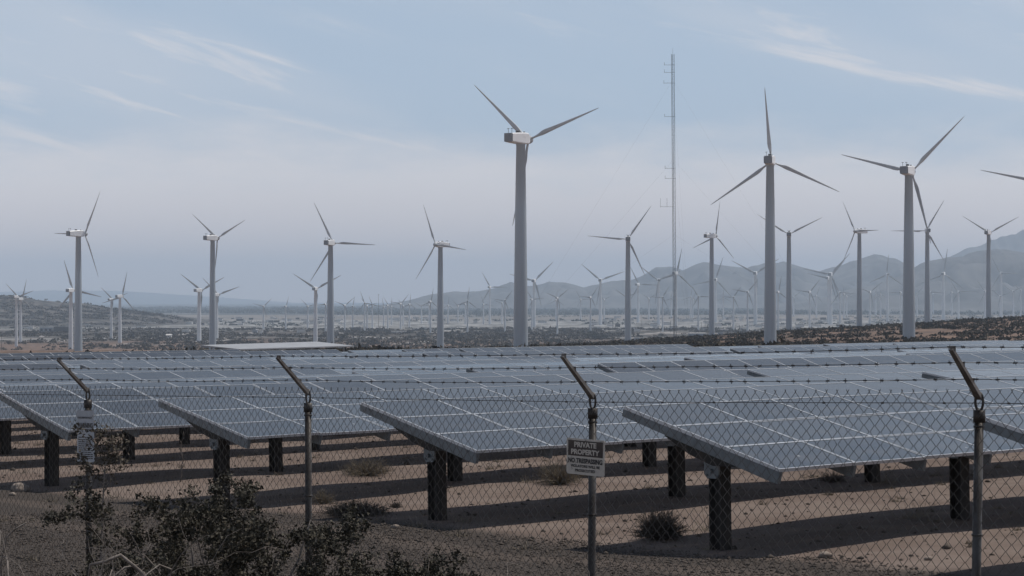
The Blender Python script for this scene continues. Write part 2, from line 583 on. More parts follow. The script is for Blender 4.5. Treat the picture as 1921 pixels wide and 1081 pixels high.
def post_mesh(h):
    b = MB()
    w = 0.095
    b.box((-w, -w, -0.5), (w, -w + 0.014, h))
    b.box((-w, w - 0.014, -0.5), (w, w, h))
    b.box((-0.006, -w + 0.016, -0.5), (0.006, w - 0.016, h))
    return b.mesh('post', M_POST)


def bearing_mesh():
    b = MB()
    # plate on the end of the torque tube, hanging, with a pin and bolts
    prof = [(-.10, 0.05), (.10, 0.05), (.12, -.06), (.12, -.26), (.07, -.31), (-.07, -.31), (-.12, -.26), (-.12, -.06)]
    n = len(prof)
    vs = [(-.012, p, q) for p, q in prof] + [(.012, p, q) for p, q in prof]
    b.add(vs, [tuple(range(n)), tuple(reversed(range(n, 2 * n)))] + [(i, i + n, (i + 1) % n + n, (i + 1) % n) for i in range(n)])
    b.tube([(-.05, 0, -.22), (.05, 0, -.22)], .028, 10)
    for y in (-.07, .07):
        b.tube([(-.03, y, -.02), (.03, y, -.02)], .012, 6)
        b.tube([(-.03, y, -.27), (.03, y, -.27)], .012, 6)
    return b.mesh('bearing_plate', M_RAIL)


def arm_mesh():
    b = MB()
    # dark drive arm under the rails, thick in the middle
    prof = [(-.62, -.17), (.62, -.17), (.66, -.20), (.2, -.30), (-.2, -.32), (-.6, -.21)]
    n = len(prof)
    vs = [(-.04, p, q) for p, q in prof] + [(.04, p, q) for p, q in prof]
    b.add(vs, [tuple(range(n)), tuple(reversed(range(n, 2 * n)))] + [(i, i + n, (i + 1) % n + n, (i + 1) % n) for i in range(n)])
    return b.mesh('drive_arm', M_POST)


ME_RAIL = rail_mesh()
ME_POST = post_mesh(ZC - 0.20)
ME_BEAR = bearing_mesh()
ME_ARM = arm_mesh()
tb = MB()
tb.tube([(0.22, 0, -.235), (TLEN - .02, 0, -.235)], .065, 8)
ME_TUBE = tb.mesh('torque_tube', M_GALV, True)

BASIS = Matrix((RD, PD, UPV)).transposed()           # columns: along, across, up
BASIS4 = BASIS.to_4x4()


def ordinal(n):
    return f"{n}{'th' if 10 <= n % 100 <= 20 else {1: 'st', 2: 'nd', 3: 'rd'}.get(n % 10, 'th')}"


def field_mesh(cols):
    b = MB()
    for i in cols:
        for j in range(3):
            o = len(b.v)
            cx, cy = (i + .5) * MODL, (j - 1) * MH
            b.v += [(x + cx, y + cy, z) for x, y, z in MODULE.v]
            b.f += [tuple(k + o for k in f) for f in MODULE.f]
            b.m += MODULE.m
    return b.mesh('module_field', [M_GLASS, M_FRAME])


ME_FIELD = field_mesh(range(NCOL))


def table(r, k, tilt, dz=0.0):
    start = plane_pt(*[P0[i] + r * ROWSTEP[i] for i in (0, 1)]) + RD * (-INSET + k * (TLEN + 0.95))
    mid = start + RD * TLEN / 2
    tr, tk = r + 2, k + 1
    root = thing('solar_panel_table', f"tilted blue panel table, {ordinal(tr)} row back from fence, {ordinal(tk)} table along that row", 'solar panel',
                 group='rows of solar panel tables')
    root.matrix_world = Matrix.Translation(start) @ BASIS4
    MT = Matrix.Translation((0, 0, ZC + dz)) @ Matrix.Rotation(tilt, 4, 'X')
    near = mid.y < 78 or start.y < 62
    if near:
        for i in range(NCOL):
            p = start + RD * (i + .5) * MODL
            if abs(p.x) > 0.30 * p.y + 3.5:
                continue
            for j in range(3):
                jit = Matrix.Rotation(random.gauss(0, 0.0055), 4, 'X') @ Matrix.Rotation(random.gauss(0, 0.004), 4, 'Y')
                obj('module', ME_MODULE, root, MT @ Matrix.Translation(((i + .5) * MODL, (j - 1) * MH, random.uniform(-.002, .002))) @ jit)
    else:
        o = obj('module_field', ME_FIELD, root, MT)
        o['kind'] = 'stuff'
    for i in range(NCOL + 1):
        p = start + RD * i * MODL
        if start.y > 75 and i not in (0, NCOL):
            continue
        if abs(p.x) > 0.30 * p.y + 4:
            continue
        x = i * MODL + (0.03 if i == 0 else -0.03 if i == NCOL else 0)
        obj('cross_rail', ME_RAIL, root, MT @ Matrix.Translation((x, 0, 0)))
    obj('torque_tube', ME_TUBE, root, MT)
    for i in range(4):
        p = start + RD * (INSET + i * POSTSTEP)
        if abs(p.x) > 0.30 * p.y + 4:
            continue
        lean = Matrix.Rotation(random.gauss(0, .008), 4, 'Y')
        obj('post', ME_POST, root, Matrix.Translation((INSET + i * POSTSTEP, 0, min(0, dz))) @ lean)
        if start.y < 75:
            obj('bearing_plate', ME_BEAR, root, Matrix.Translation((INSET + i * POSTSTEP - .13, 0, ZC - .21 + dz)))
    if start.y < 75:
        obj('drive_arm', ME_ARM, root, MT @ Matrix.Translation((.16, 0, 0)))
    return root


TILT = {(-1, 0): .25, (0, 0): .2563, (1, 0): .2285, (2, 0): .2054, (3, 0): .2357, (4, 0): .215, (5, 0): .16, (6, 0): .225, (7, 0): .20, (8, 0): .21}
ntab = 0
trng = random.Random(5)
for r in range(-1, 24):
    for k in range(0, 8):
        tl = TILT.get((r, k))
        g1, g2 = trng.gauss(0, 1), trng.gauss(0, 1)
        if tl is None:
            tl = .20 + .075 * max(-1.6, min(1.5, g1))
        dz = 0.0 if (r, k) in TILT else .05 * max(-1.5, min(1.5, g2))
        st = plane_pt(*[P0[i] + r * ROWSTEP[i] for i in (0, 1)]) + RD * (-INSET + k * (TLEN + .95))
        en = st + RD * TLEN
        if en.y < 10 or st.y > 122 + 10 * (((r * 7) % 3) / 3.0) + 0.06 * st.x:
            continue
        if st.x > .285 * st.y + 3 or en.x < -.285 * en.y - 3:
            continue
        table(r, k, tl, dz)
        ntab += 1
print('tables', ntab)

# pale sheet canopy that stands clear of the far panels
cY = 150.0
a1, a2, a3, a4 = at(376, 647.5, cY), at(594, 641, cY + 9), at(664, 648.5, cY + 6), at(450, 655, cY - 2)
canz = a1.z
M_SHEET = speckled('pale_sheet_roof', (0.34, 0.35, 0.365), (0.30, 0.305, 0.315), 0.8, 0.5, 0.0)
corner = [Vector((p.x, p.y, p.z)) for p in (a1, a2, a3, a4)]
cen = sum(corner, Vector()) / 4
can = thing('shade_canopy', 'flat pale grey sheet canopy standing above the far panels at left', 'canopy', (cen.x, cen.y, ground_z(cen.x, cen.y)))
cb = MB()
top = [c - can.location for c in corner]
bot = [c - Vector((0, 0, .10)) for c in top]
cb.add(top + bot, [(3, 2, 1, 0), (4, 5, 6, 7)] + [(i, (i + 1) % 4, 4 + (i + 1) % 4, 4 + i) for i in range(4)])
cb.build('roof', M_SHEET, can)
for i in range(4):
    q = bot[i] * 0.86
    gz = ground_z(can.location.x + q.x, can.location.y + q.y) - can.location.z
    pbm = MB()
    pbm.tube([(q.x, q.y, gz - .3), (q.x, q.y, bot[i].z * .98 - .02 if bot[i].z > 0 else 1.0)], .06, 8)
    pbm.build('post', M_GALV, can)

# ------------------------------------------------------------------ wind turbines
HUB, RAD = 54.0, 23.0


def tower_mesh():
    b = MB()
    n = 40
    zs = [(-2, 1.95), (0, 1.92), (18, 1.72), (18.02, 1.76), (18.25, 1.76), (18.27, 1.715), (36, 1.48), (36.02, 1.52), (36.25, 1.52), (36.27, 1.475), (HUB - 1.55, 1.18), (HUB - 1.5, 1.27), (HUB - 1.25, 1.27)]
    zs = [(-2, 1.95), (0, 1.92), (18, 1.71), (36, 1.475), (HUB - 1.7, 1.17), (HUB - 1.65, 1.26), (HUB - 1.25, 1.26)]
    b.tube([(0, 0, z) for z, _ in zs], [q for _, q in zs], n)
    me = b.mesh('tower', M_TOWER, True)
    return me


def door_mesh():
    b = MB()
    b.box((-.45, -1.97, .6), (.45, -1.78, 2.7))
    b.box((-.7, -2.9, -.2), (.7, -1.9, .55))
    return b.mesh('door', M_GALV)


def nacelle_mesh():
    """local +Y points to the rotor; origin on the tower axis at hub height"""
    b = MB()
    secs = [(-5.0, 1.15, -1.05, 1.0), (-3.2, 1.22, -1.15, 1.15), (0.0, 1.30, -1.25, 1.40), (1.6, 1.25, -1.2, 1.38), (2.5, .95, -.95, 1.0)]
    rings = []
    for y, w, z0, z1 in secs:
        c = .22
        rings.append([(-w + c, y, z0), (w - c, y, z0), (w, y, z0 + c), (w, y, z1 - c), (w - c, y, z1), (-w + c, y, z1), (-w, y, z1 - c), (-w, y, z0 + c)])
    vs = [p for r_ in rings for p in r_]
    fs = []
    for i in range(len(rings) - 1):
        for k in range(8):
            a, c2 = i * 8 + k, i * 8 + (k + 1) % 8
            fs.append((a, a + 8, c2 + 8, c2))
    fs.append(tuple((len(rings) - 1) * 8 + k for k in reversed(range(8))))
    b.add(vs, fs, 0)
    b.add(rings[0], [tuple(range(8))], 1)  # rear face takes the shade-darkened colour
    return b.mesh('nacelle', [M_NAC, M_NACREAR])


def rear_mesh():
    b = MB()
    b.box((-.95, -5.45, -1.0), (.95, -5.02, .95))
    for z in np.linspace(-.8, .75, 7):
        b.box((-.8, -5.50, z - .03), (.8, -5.452, z + .03))
    return b.mesh('cooler', M_NACREAR)


def vane_mesh():
    b = MB()
    for x in (-.5, .5):
        b.tube([(x, -4.4, .9), (x, -4.4, 2.0)], .05, 5)
        b.box((x - .28, -4.46, 1.98), (x + .28, -4.34, 2.1))
    b.box((-.35, -1.6, 1.2), (.35, -.9, 1.75))
    b.tube([(.3, 1.0, 1.3), (.3, 1.0, 1.7)], .25, 8)
    return b.mesh('wind_vane', M_DARK)


def hub_mesh():
    b = MB()
    b.tube([(0, -.9, 0), (0, -.6, 0), (0, .2, 0), (0, .75, 0), (0, 1.1, 0), (0, 1.3, 0)], [.75, .95, 1.0, .85, .5, .12], 16)
    for k in range(3):
        a = 2 * math.pi * k / 3
    return b.mesh('rotor_hub', M_BLADE, True)


def blade_mesh():
    """along +Z from the hub centre, chord in X, rotor axis Y"""
    b = MB()
    st = [(.6, .85, .85, 0), (2.0, .85, .85, 2), (3.2, 1.15, .66, 16), (4.6, 1.95, .46, 15), (5.6, 2.05, .42, 13), (8, 1.72, .34, 9), (11, 1.38, .27, 6), (14.5, 1.05, .2, 4), (18, .74, .13, 2), (21, .48, .08, 1), (22.6, .28, .05, 0), (23.0, .07, .02, 0)]
    n = 12
    rings = []
    for z, ch, th, tw in st:
        rr = []
        blend = min(1, max(0, (z - 2.0) / 3))
        for k in range(n):
            a = 2 * math.pi * k / n
            x = math.cos(a)
            y = math.sin(a)
            x2 = ch * .60 * (x * .5 - .16 * blend)
            y2 = th * .5 * y * (1 - blend * .45 * (x < 0) * abs(x)) + 0
            t = R(tw)
            yo = -0.0009 * z * z
            rr.append((x2 * math.cos(t) - y2 * math.sin(t), x2 * math.sin(t) + y2 * math.cos(t) + yo, z))
        rings.append(rr)
    vs = [p for r_ in rings for p in r_]
    fs = []
    for i in range(len(rings) - 1):
        for k in range(n):
            a, c2 = i * n + k, i * n + (k + 1) % n
            fs.append((a, c2, c2 + n, a + n))
    fs.append(tuple((len(rings) - 1) * n + k for k in range(n)))
    b.add(vs, fs)
    return b.mesh('blade', M_BLADE, True)


ME_TOWER, ME_DOOR, ME_NAC, ME_REAR, ME_VANE, ME_HUB, ME_BLADE = tower_mesh(), door_mesh(), nacelle_mesh(), rear_mesh(), vane_mesh(), hub_mesh(), blade_mesh()
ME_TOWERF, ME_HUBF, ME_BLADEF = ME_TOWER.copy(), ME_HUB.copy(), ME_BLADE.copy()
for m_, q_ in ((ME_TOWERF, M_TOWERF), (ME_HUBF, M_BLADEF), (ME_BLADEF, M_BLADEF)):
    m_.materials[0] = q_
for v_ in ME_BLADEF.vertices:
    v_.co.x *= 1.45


def turbine(hx, hy, Y, rpx, alpha, theta, label, group, base_z=None, detail=True, width=1.0):
    p = at(hx, hy, Y)
    # the tower stands behind the hub along the rotor axis
    rr = rpx * Y / F
    s = rr / RAD
    al = R(alpha)
    ax = Vector((math.sin(al), math.cos(al), 0))
    off = 3.3 * s
    base = p - ax * off
    gz = ground_z(base.x, base.y) if base_z is None else base_z
    h = p.z - gz
    root = thing('wind_turbine', label, 'wind turbine', (base.x, base.y, gz), group)
    sw = s * width
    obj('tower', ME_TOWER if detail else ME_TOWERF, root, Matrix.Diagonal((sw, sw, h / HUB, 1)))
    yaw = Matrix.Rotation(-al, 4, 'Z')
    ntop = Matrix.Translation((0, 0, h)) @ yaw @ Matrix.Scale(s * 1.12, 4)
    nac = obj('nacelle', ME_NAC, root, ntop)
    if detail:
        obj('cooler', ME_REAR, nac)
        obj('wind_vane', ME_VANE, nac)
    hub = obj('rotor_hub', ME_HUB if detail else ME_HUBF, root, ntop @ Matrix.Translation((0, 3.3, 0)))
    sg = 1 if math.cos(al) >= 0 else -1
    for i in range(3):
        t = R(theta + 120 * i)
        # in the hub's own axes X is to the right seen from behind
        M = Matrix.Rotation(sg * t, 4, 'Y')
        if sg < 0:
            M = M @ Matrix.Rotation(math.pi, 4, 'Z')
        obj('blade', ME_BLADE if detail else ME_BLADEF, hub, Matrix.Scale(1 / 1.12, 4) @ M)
    return root


def solve_depth(hx, hy, want):
    Y = 400.0
    while Y < 1400:
        p = at(hx, hy, Y)
        if p.z - float(G(p.x, p.y, False)) >= want:
            break
        Y += 4
    return Y


near_t = [
    (990, 262, 165, 34, 72, 'tallest white turbine, right of centre of the frame'),
    (1447, 303, 140, 14, -5, 'tall turbine right of the lattice mast, one blade straight up'),
    (1710, 322, 141, 26, 45, 'tall turbine near right edge with long blade reaching upper right'),
    (1962, 342, 124, 20, -78, 'turbine beyond the right edge, only one blade tip in the frame'),
    (158, 439, 93, 41, 32, 'turbine nearest the left edge of the large front ones'),
    (407, 447, 80, 36, 66, 'large turbine behind the left end of the pale canopy'),
    (625, 456, 86, 18, 93, 'large turbine behind the right end of the pale canopy'),
    (818, 459, 82, -138, -22, 'turbine left of the tallest one, its nacelle pointing away right'),
    (1178, 449, 76, 3, 35, 'front turbine left of the lattice mast with a horizontal left blade'),
    (1342, 443, 66, 52, 11, 'front turbine right of the lattice mast, dark nacelle tail at left'),
    (1480, 440, 70, 8, 63, 'front turbine just right of the tall one, blades spread in a V'),
    (1605, 434, 66, -122, 330, 'turbine on brown rise with its nacelle tail pointing right'),
    (1738, 433, 66, 3, 30, 'turbine just right of the tall one near right edge'),
    (1857, 437, 62, 30, 62, 'rightmost front turbine, before the big blue mountain'),
]
pads = []
for hx, hy, rp, al, th, lab in near_t:
    Y = solve_depth(hx, hy, 56.0 if hx < 1400 or hy < 350 else 52.0)
    t = turbine(hx, hy, Y, rp, al, th, lab, 'large turbines behind the panels')
    if hx in (1178, 1342, 1480, 1605):
        pads.append(t)

mid_t = [  # hub x, hub y, base y, rotor px, axis, blade angle, label
    (137, 545, 656, 60, 14, 102, 'mid sized turbine just left of the leftmost large one'),
    (34, 557, 650, 37, 22, -48, 'front one of the two overlapping turbines at left edge'),
    (42, 561, 643, 38, 20, 14, 'rear one of the two overlapping turbines at left edge'),
    (212, 562, 637, 36, 24, -50, 'left one of the pair right of the leftmost large turbine'),
    (229, 556, 643, 47, 24, 14, 'right one of the pair right of the leftmost large turbine'),
    (378, 545, 641, 56, 24, 64, 'mid sized turbine left of the canopy turbine tower'),
    (410, 553, 637, 48, 24, 72, 'mid sized turbine just right of the canopy turbine tower'),
    (594, 542, 642, 54, 10, 62, 'mid sized turbine left of the right canopy turbine tower'),
]
far_t = [
    (495, 575, 620, 22, 45), (537, 575, 618, 20, 15), (578, 575, 617, 20, -45), (612, 571, 622, 26, 265), (648, 573, 620, 24, 50), (662, 575, 619, 20, 130),
    (684, 569, 621, 24, -20), (690, 574, 619, 21, 75), (699, 573, 616, 20, -22), (720, 576, 612, 18, -10), (729, 573, 616, 20, -35), (735, 575, 610, 18, 0),
    (753, 570, 618, 24, 40), (757, 574, 611, 18, 80), (769, 571, 616, 20, 5), (791, 575, 607, 18, 60), (806, 572, 608, 18, 20), (809, 566, 625, 26, 10),
    (841, 573, 607, 18, 5), (860, 574, 605, 18, 70), (874, 571, 609, 20, 30), (877, 565, 624, 27, 8), (908, 571, 608, 20, -20), (920, 539, 608, 33, -30),
    (942, 569, 608, 20, 50), (947, 564, 623, 26, 38), (1003, 527, 614, 50, 45), (999, 562, 620, 24, -35), (1047, 559, 627, 27, 52), (1044, 563, 602, 20, 5),
    (1090, 562, 600, 20, 90), (1109, 558, 625, 25, 35), (1127, 526, 610, 48, -50), (1134, 562, 600, 18, 65), (1176, 558, 621, 26, -55), (1199, 534, 605, 40, -28),
    (1218, 560, 600, 18, 60), (1235, 526, 610, 46, -52), (1243, 558, 622, 25, 32), (1259, 560, 597, 17, 10), (1270, 513, 615, 48, 12), (1296, 557, 600, 19, 130),
    (1300, 562, 597, 17, 20), (1310, 557, 620, 26, -30), (1343, 525, 605, 45, 18), (1357, 558, 600, 19, 0), (1376, 558, 619, 26, 35), (1403, 548, 623, 31, 40),
    (1418, 513, 610, 52, -62), (1461, 548, 619, 31, 10), (1489, 558, 594, 18, 170), (1520, 548, 617, 30, 38), (1532, 555, 596, 19, 140), (1559, 515, 609, 53, 42),
    (1556, 522, 605, 45, 42), (1575, 549, 611, 31, 95), (1584, 552, 598, 20, 110), (1589, 556, 594, 18, 60), (1633, 548, 608, 30, 50), (1643, 553, 593, 18, 5),
    (1652, 553, 597, 20, 115), (1664, 515, 605, 38, 5), (1690, 549, 605, 27, 30), (1720, 551, 595, 18, 45), (1746, 548, 602, 29, 93), (1750, 552, 590, 17, 100),
    (1771, 514, 602, 48, 8), (1786, 549, 593, 18, 120), (1797, 548, 602, 31, -32), (1848, 547, 598, 26, -35), (1877, 513, 598, 37, -28), (1876, 556, 599, 25, -50),
    (1900, 547, 597, 27, -55), (1915, 545, 596, 24, -45),
]
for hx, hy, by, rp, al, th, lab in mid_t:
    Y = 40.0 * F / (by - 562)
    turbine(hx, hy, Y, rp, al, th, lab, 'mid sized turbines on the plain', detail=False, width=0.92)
far_t.sort()
arng = random.Random(3)
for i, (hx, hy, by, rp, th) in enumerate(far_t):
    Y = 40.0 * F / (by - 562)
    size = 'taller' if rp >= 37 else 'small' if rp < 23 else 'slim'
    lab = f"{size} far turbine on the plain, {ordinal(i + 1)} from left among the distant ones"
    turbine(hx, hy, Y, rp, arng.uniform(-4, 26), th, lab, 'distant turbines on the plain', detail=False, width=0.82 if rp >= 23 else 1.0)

# pad transformers beside four of the towers
for t, w in zip(pads, ('by the tower left of the lattice mast', 'by the tower right of the lattice mast', 'by the tower just right of the tall one', 'by the tower whose tail points right')):
    p = t.location + Vector((4.6, -1.5, 0))
    p.z = ground_z(p.x, p.y)
    tr = thing('pad_transformer', f'pale green grey box transformer {w}', 'transformer', p, 'transformers beside the towers')
    b = MB()
    b.box((-1.3, -.9, .12), (1.3, .9, 2.0))
    b.build('cabinet', M_TOWER, tr)
    b = MB()
    b.box((-1.4, -1.0, 2.003), (1.4, 1.0, 2.12))
    b.build('lid', M_TOWER, tr)
    b = MB()
    for k in range(6):
        b.box((1.31, -.75 + k * .28, .4), (1.65, -.65 + k * .28, 1.8))
    b.build('radiator', M_GALV, tr)
    b = MB()
    b.box((-1.6, -1.2, -.4), (1.9, 1.2, .118))
    b.build('plinth', M_TOWER, tr)

# ------------------------------------------------------------------ lattice mast
mY = 985.0
mtop = at(1262.5, 102, mY)
mx = at(1266, 600, mY).x
mz = ground_z(mx, mY)
mast = thing('lattice_mast', 'slender dark lattice mast with antennas, taller than every turbine', 'mast', (mx, mY, mz))
MHT = mtop.z - mz
mw = 0.78
cs = [(mw * math.cos(R(90 + 120 * k)), mw * math.sin(R(90 + 120 * k))) for k in range(3)]
for c in cs:
    b = MB()
    b.tube([(c[0], c[1], -1), (c[0] - 1.0, c[1], MHT)], .11, 5)
    b.build('leg', M_MAST, mast)
b = MB()
nz = 56
for i in range(nz):
    z0, z1 = MHT * i / nz, MHT * (i + 1) / nz
    for k in range(3):
        p, q = cs[k], cs[(k + 1) % 3]
        sh0, sh1 = -z0 / MHT, -z1 / MHT
        b.tube([(p[0] + sh0, p[1], z0), (q[0] + sh1, q[1], z1)], .022, 3, cap=False)
        b.tube([(p[0] + sh0, p[1], z0), (q[0] + sh0, q[1], z0)], .022, 3, cap=False)
o = b.build('lattice_bracing', M_MAST, mast)
o['kind'] = 'stuff'


def mast_z(py):
    return at(1263, py, mY).z - mz


for py, ln in ((122, 16), (136, 16), (156, 17), (219, 16), (316, 16), (335, 16)):
    z = mast_z(py)
    x0 = -z / MHT
    b = MB()
    b.tube([(x0 + 1.0, 0, z), (x0 - ln * mY / F, 0, z)], .09, 4)
    b.tube([(x0 - ln * mY / F, 0, z - .2), (x0 - ln * mY / F, 0, z + 1.4)], .09, 4)
    b.build('antenna_arm', M_MAST, mast)
z = mast_z(388)
b = MB()
x0 = -z / MHT
b.tube([(x0, 0, z), (x0 - 6.8, 0, z)], .08, 4)
for dx in (-3.4, -6.6):
    b.tube([(x0 + dx, 0, z - .3), (x0 + dx, 0, z + 4.2)], .07, 4)
b.build('dipole_array', M_MAST, mast)
b = MB()
b.tube([(-1.0, 0, MHT), (-1.0, 0, MHT + 3)], .06, 4)
b.build('top_whip', M_MAST, mast)
for py in (150, 300, 440):
    z = mast_z(py)
    for a in (200, 318, 80):
        b = MB()
        ex, ey = 88 * math.cos(R(a)), 88 * math.sin(R(a))
        b.tube([(-z / MHT, 0, z), (ex, ey, ground_z(mx + ex, mY + ey) - mz)], .014, 3, cap=False)
        b.build('guy_wire', M_MAST, mast)

# ------------------------------------------------------------------ plain: buildings, trees, poles, roads, scrub
M_TRUNK = speckled('grey_bark', (0.105, 0.088, 0.074), (0.062, 0.050, 0.042), 18, 0.9, stretch=(1, 1, .4), bump=.3)
M_TREE = speckled('dark_tree_leaves', (0.030, 0.034, 0.026), (0.052, 0.055, 0.040), 0.8, 0.8, spec=.2)
M_SCRUB = speckled('desert_scrub', (0.030, 0.028, 0.022), (0.062, 0.052, 0.038), 0.12, 0.9, spec=.1)
M_FARTREE = speckled('far_tree_leaves', (0.030, 0.036, 0.030), (0.050, 0.055, 0.045), 0.01, 0.9, spec=.1)
M_WALLW = speckled('white_stucco', (0.62, 0.60, 0.57), (0.50, 0.48, 0.46), 0.7, 0.8)
M_WALLG = speckled('grey_sheet_wall', (0.22, 0.24, 0.27), (0.17, 0.185, 0.21), 0.7, 0.6)
M_ROOFD = speckled('dark_roofing', (0.075, 0.07, 0.068), (0.05, 0.05, 0.05), 1, 0.8)
M_WIN = speckled('dark_window', (0.03, 0.035, 0.04), (0.02, 0.02, 0.025), 1, 0.2)
M_ROAD = speckled('pale_dusty_road', (0.31, 0.30, 0.29), (0.24, 0.23, 0.22), 0.2, 0.9)


def strip(name, label, pts, w, mat, lift=0.25):
    b = MB()
    vs = []
    for i, p in enumerate(pts):
        a, c = Vector(pts[max(0, i - 1)]), Vector(pts[min(len(pts) - 1, i + 1)])
        d = (c - a).normalized()
        nrm = Vector((-d.y, d.x))
        for s in (-1, 1):
            x, y = p[0] + nrm.x * w / 2 * s, p[1] + nrm.y * w / 2 * s
            vs.append((x, y, float(G(x, y, False)) + lift))
    b.add(vs, [(2 * i, 2 * i + 2, 2 * i + 3, 2 * i + 1) for i in range(len(pts) - 1)])
    o = b.build(name, mat)
    o['kind'] = 'structure'
    o['label'] = label
    return o


strip('road', 'pale road running across the plain behind the left turbines', [(-800, 2150), (-560, 2110), (-330, 2085), (-100, 2075), (150, 2080), (420, 2080), (700, 2090)], 11, M_ROAD)
strip('road', 'wide pale dirt lot at the left', [(-640, 1960), (-530, 1985), (-440, 2010), (-395, 2030)], 55, M_ROAD)
strip('road', 'pale track crossing the brown rise at right', [(40, 1040), (78, 1052), (120, 1070), (158, 1075)], 7, M_ROAD, 0.75)


def house(px, py, wpx, hpx, label, wall, roof=None, cat='building', nwin=0, depth=9.0, pitched=False):
    Y = 40.0 * F / (py - 562)
    w, h = wpx * Y / F, hpx * Y / F
    p = at(px, py, Y)
    b0 = thing('low_building', label, cat, (p.x, Y, -40.0), 'buildings on the plain')
    b = MB()
    b.box((-w / 2, 0, -1), (w / 2, depth, h))
    b.build('wall', wall, b0)
    b = MB()
    if pitched:
        e, rh = .5, h * .45
        vs = [(-w / 2 - e, -e, h + .01), (w / 2 + e, -e, h + .01), (w / 2 + e, depth + e, h + .01), (-w / 2 - e, depth + e, h + .01), (-w / 2 - e, depth / 2, h + rh), (w / 2 + e, depth / 2, h + rh)]
        b.add(vs, [(0, 1, 5, 4), (2, 3, 4, 5), (1, 2, 5), (3, 0, 4), (0, 3, 2, 1)])
    else:
        b.box((-w / 2 - .3, -.3, h + .01), (w / 2 + .3, depth + .3, h + .45))
    b.build('roof', roof or M_ROOFD, b0)
    for i in range(nwin):
        b = MB()
        cx = -w / 2 + w * (i + .5) / nwin
        b.box((cx - w / nwin * .28, -.06, h * .3), (cx + w / nwin * .28, -.003, h * .78))
        b.build('window', M_WIN, b0)
    return b0


house(86, 624, 24, 9, 'grey flat building at the left beneath the hill', M_WALLG, M_WALLG, nwin=3, depth=20)
house(118, 624, 34, 10, 'long dark building beneath the hill at left', M_ROOFD, M_ROOFD, depth=25)
house(316, 634, 9, 5, 'small white house with dark windows right of the left turbine pair', M_WALLW, M_WALLW, nwin=3, depth=7, pitched=True)
house(348, 624, 14, 5, 'white low building left of the canopy turbine tower', M_WALLW, M_WALLW, depth=10)
house(490, 626, 6, 6, 'small white shed above the pale canopy', M_WALLW, M_WALLW, depth=5)
house(478, 625, 9, 5, 'grey shed beside the small white shed above the canopy', M_WALLG, M_WALLG, depth=8)
house(668, 622, 17, 7, 'dark boxy building right of the right canopy tower', M_ROOFD, M_ROOFD, depth=16)
house(748, 625, 28, 3, 'long white low building between centre left turbines', M_WALLW, M_WALLW, depth=10)
house(1310, 631, 30, 5, 'wide pale grey roofed building left of the mast turbine', M_WALLG, M_WALLW, depth=26)
house(520, 620, 11, 4, 'tiny dark building behind the canopy centre', M_ROOFD, M_ROOFD, depth=12)
house(1580, 587, 20, 2, 'far white flat building behind the V blade turbine', M_WALLW, M_WALLW, depth=30)
house(1650, 587, 10, 2, 'far small white building left of the tall right turbine', M_WALLW, M_WALLW, depth=30)


def billboard(px, py, w, h, label):
    Y = 40.0 * F / (py - 562)
    p = at(px, py, Y)
    b0 = thing('billboard', label, 'billboard', (p.x, Y, -40.0))
    b = MB()
    b.box((-w / 2, -.15, 4.2), (w / 2, .15, 4.2 + h))
    b.build('panel', M_WALLW, b0)
    for s in (-.35, 0, .35):
        b = MB()
        b.tube([(s * w, .25, -.5), (s * w, .25, 4.2 + h * .9)], .12, 5)
        b.build('post', M_DARK, b0)


billboard(565, 631, 9.0, 3.2, 'blank white billboard left of the right canopy tower')
billboard(1195, 629, 7.0, 2.6, 'blank white billboard right of the front tower by the mast')


def leaf_cloud(centers, radii, per, size, flat=0.8, seed=1, base_cut=True, shell=0.35):
    """many small triangles spread through ellipsoids; returns verts, faces"""
    g = np.random.default_rng(seed)
    n = len(centers)
    C = np.repeat(np.asarray(centers, float), per, 0)
    Rr = np.repeat(np.asarray(radii, float), per, 0)
    d = g.normal(size=(n * per, 3))
    d /= np.linalg.norm(d, axis=1)[:, None]
    rad = (shell + (1 - shell) * g.random((n * per, 1))) ** 0.7
    p = d * rad
    if base_cut:
        p[:, 2] = np.abs(p[:, 2])
    P = C + p * Rr
    sz = np.repeat(np.asarray(size, float).reshape(-1) * np.ones(n), per)[:, None]
    e1 = g.normal(size=P.shape)
    e1 /= np.linalg.norm(e1, axis=1)[:, None]
    e2 = g.normal(size=P.shape)
    e2 -= e1 * (e1 * e2).sum(1)[:, None]
    e2 /= np.linalg.norm(e2, axis=1)[:, None]
    k = sz * (0.6 + 0.8 * g.random((len(P), 1)))
    V = np.stack([P - e1 * k - e2 * k * .5, P + e1 * k - e2 * k * .35, P + e2 * k * flat], 1).reshape(-1, 3)
    Fc = np.arange(len(V)).reshape(-1, 3)
    return V, Fc


# scrub on the brown rise at the right and around the tower feet
n = 15500
sy = 260 + (1235 - 260) * rng.random(n) ** 0.75
sx = -70 + rng.random(n) * (0.31 * sy + 90)
keep = vnoise(sx * .03, sy * .02, 8) + 0.6 * vnoise(sx * .11, sy * .08, 12) > -0.35
sx, sy = sx[keep], sy[keep]
rad = rng.uniform(.55, 1.5, len(sx)) * (1 + .5 * (rng.random(len(sx)) > .9))
cen = np.stack([sx, sy, G(sx, sy) - .1], -1)
V, Fc = leaf_cloud(cen, np.stack([rad * 1.2, rad * 1.2, rad * .85], -1), 10, rad * .42, seed=4)
o = obj('rise_scrub', raw_mesh('rise_scrub', V, Fc, M_SCRUB))
tag(o, 'dark desert scrub dotted over the brown rise behind the panels', 'scrub')
o['kind'] = 'stuff'

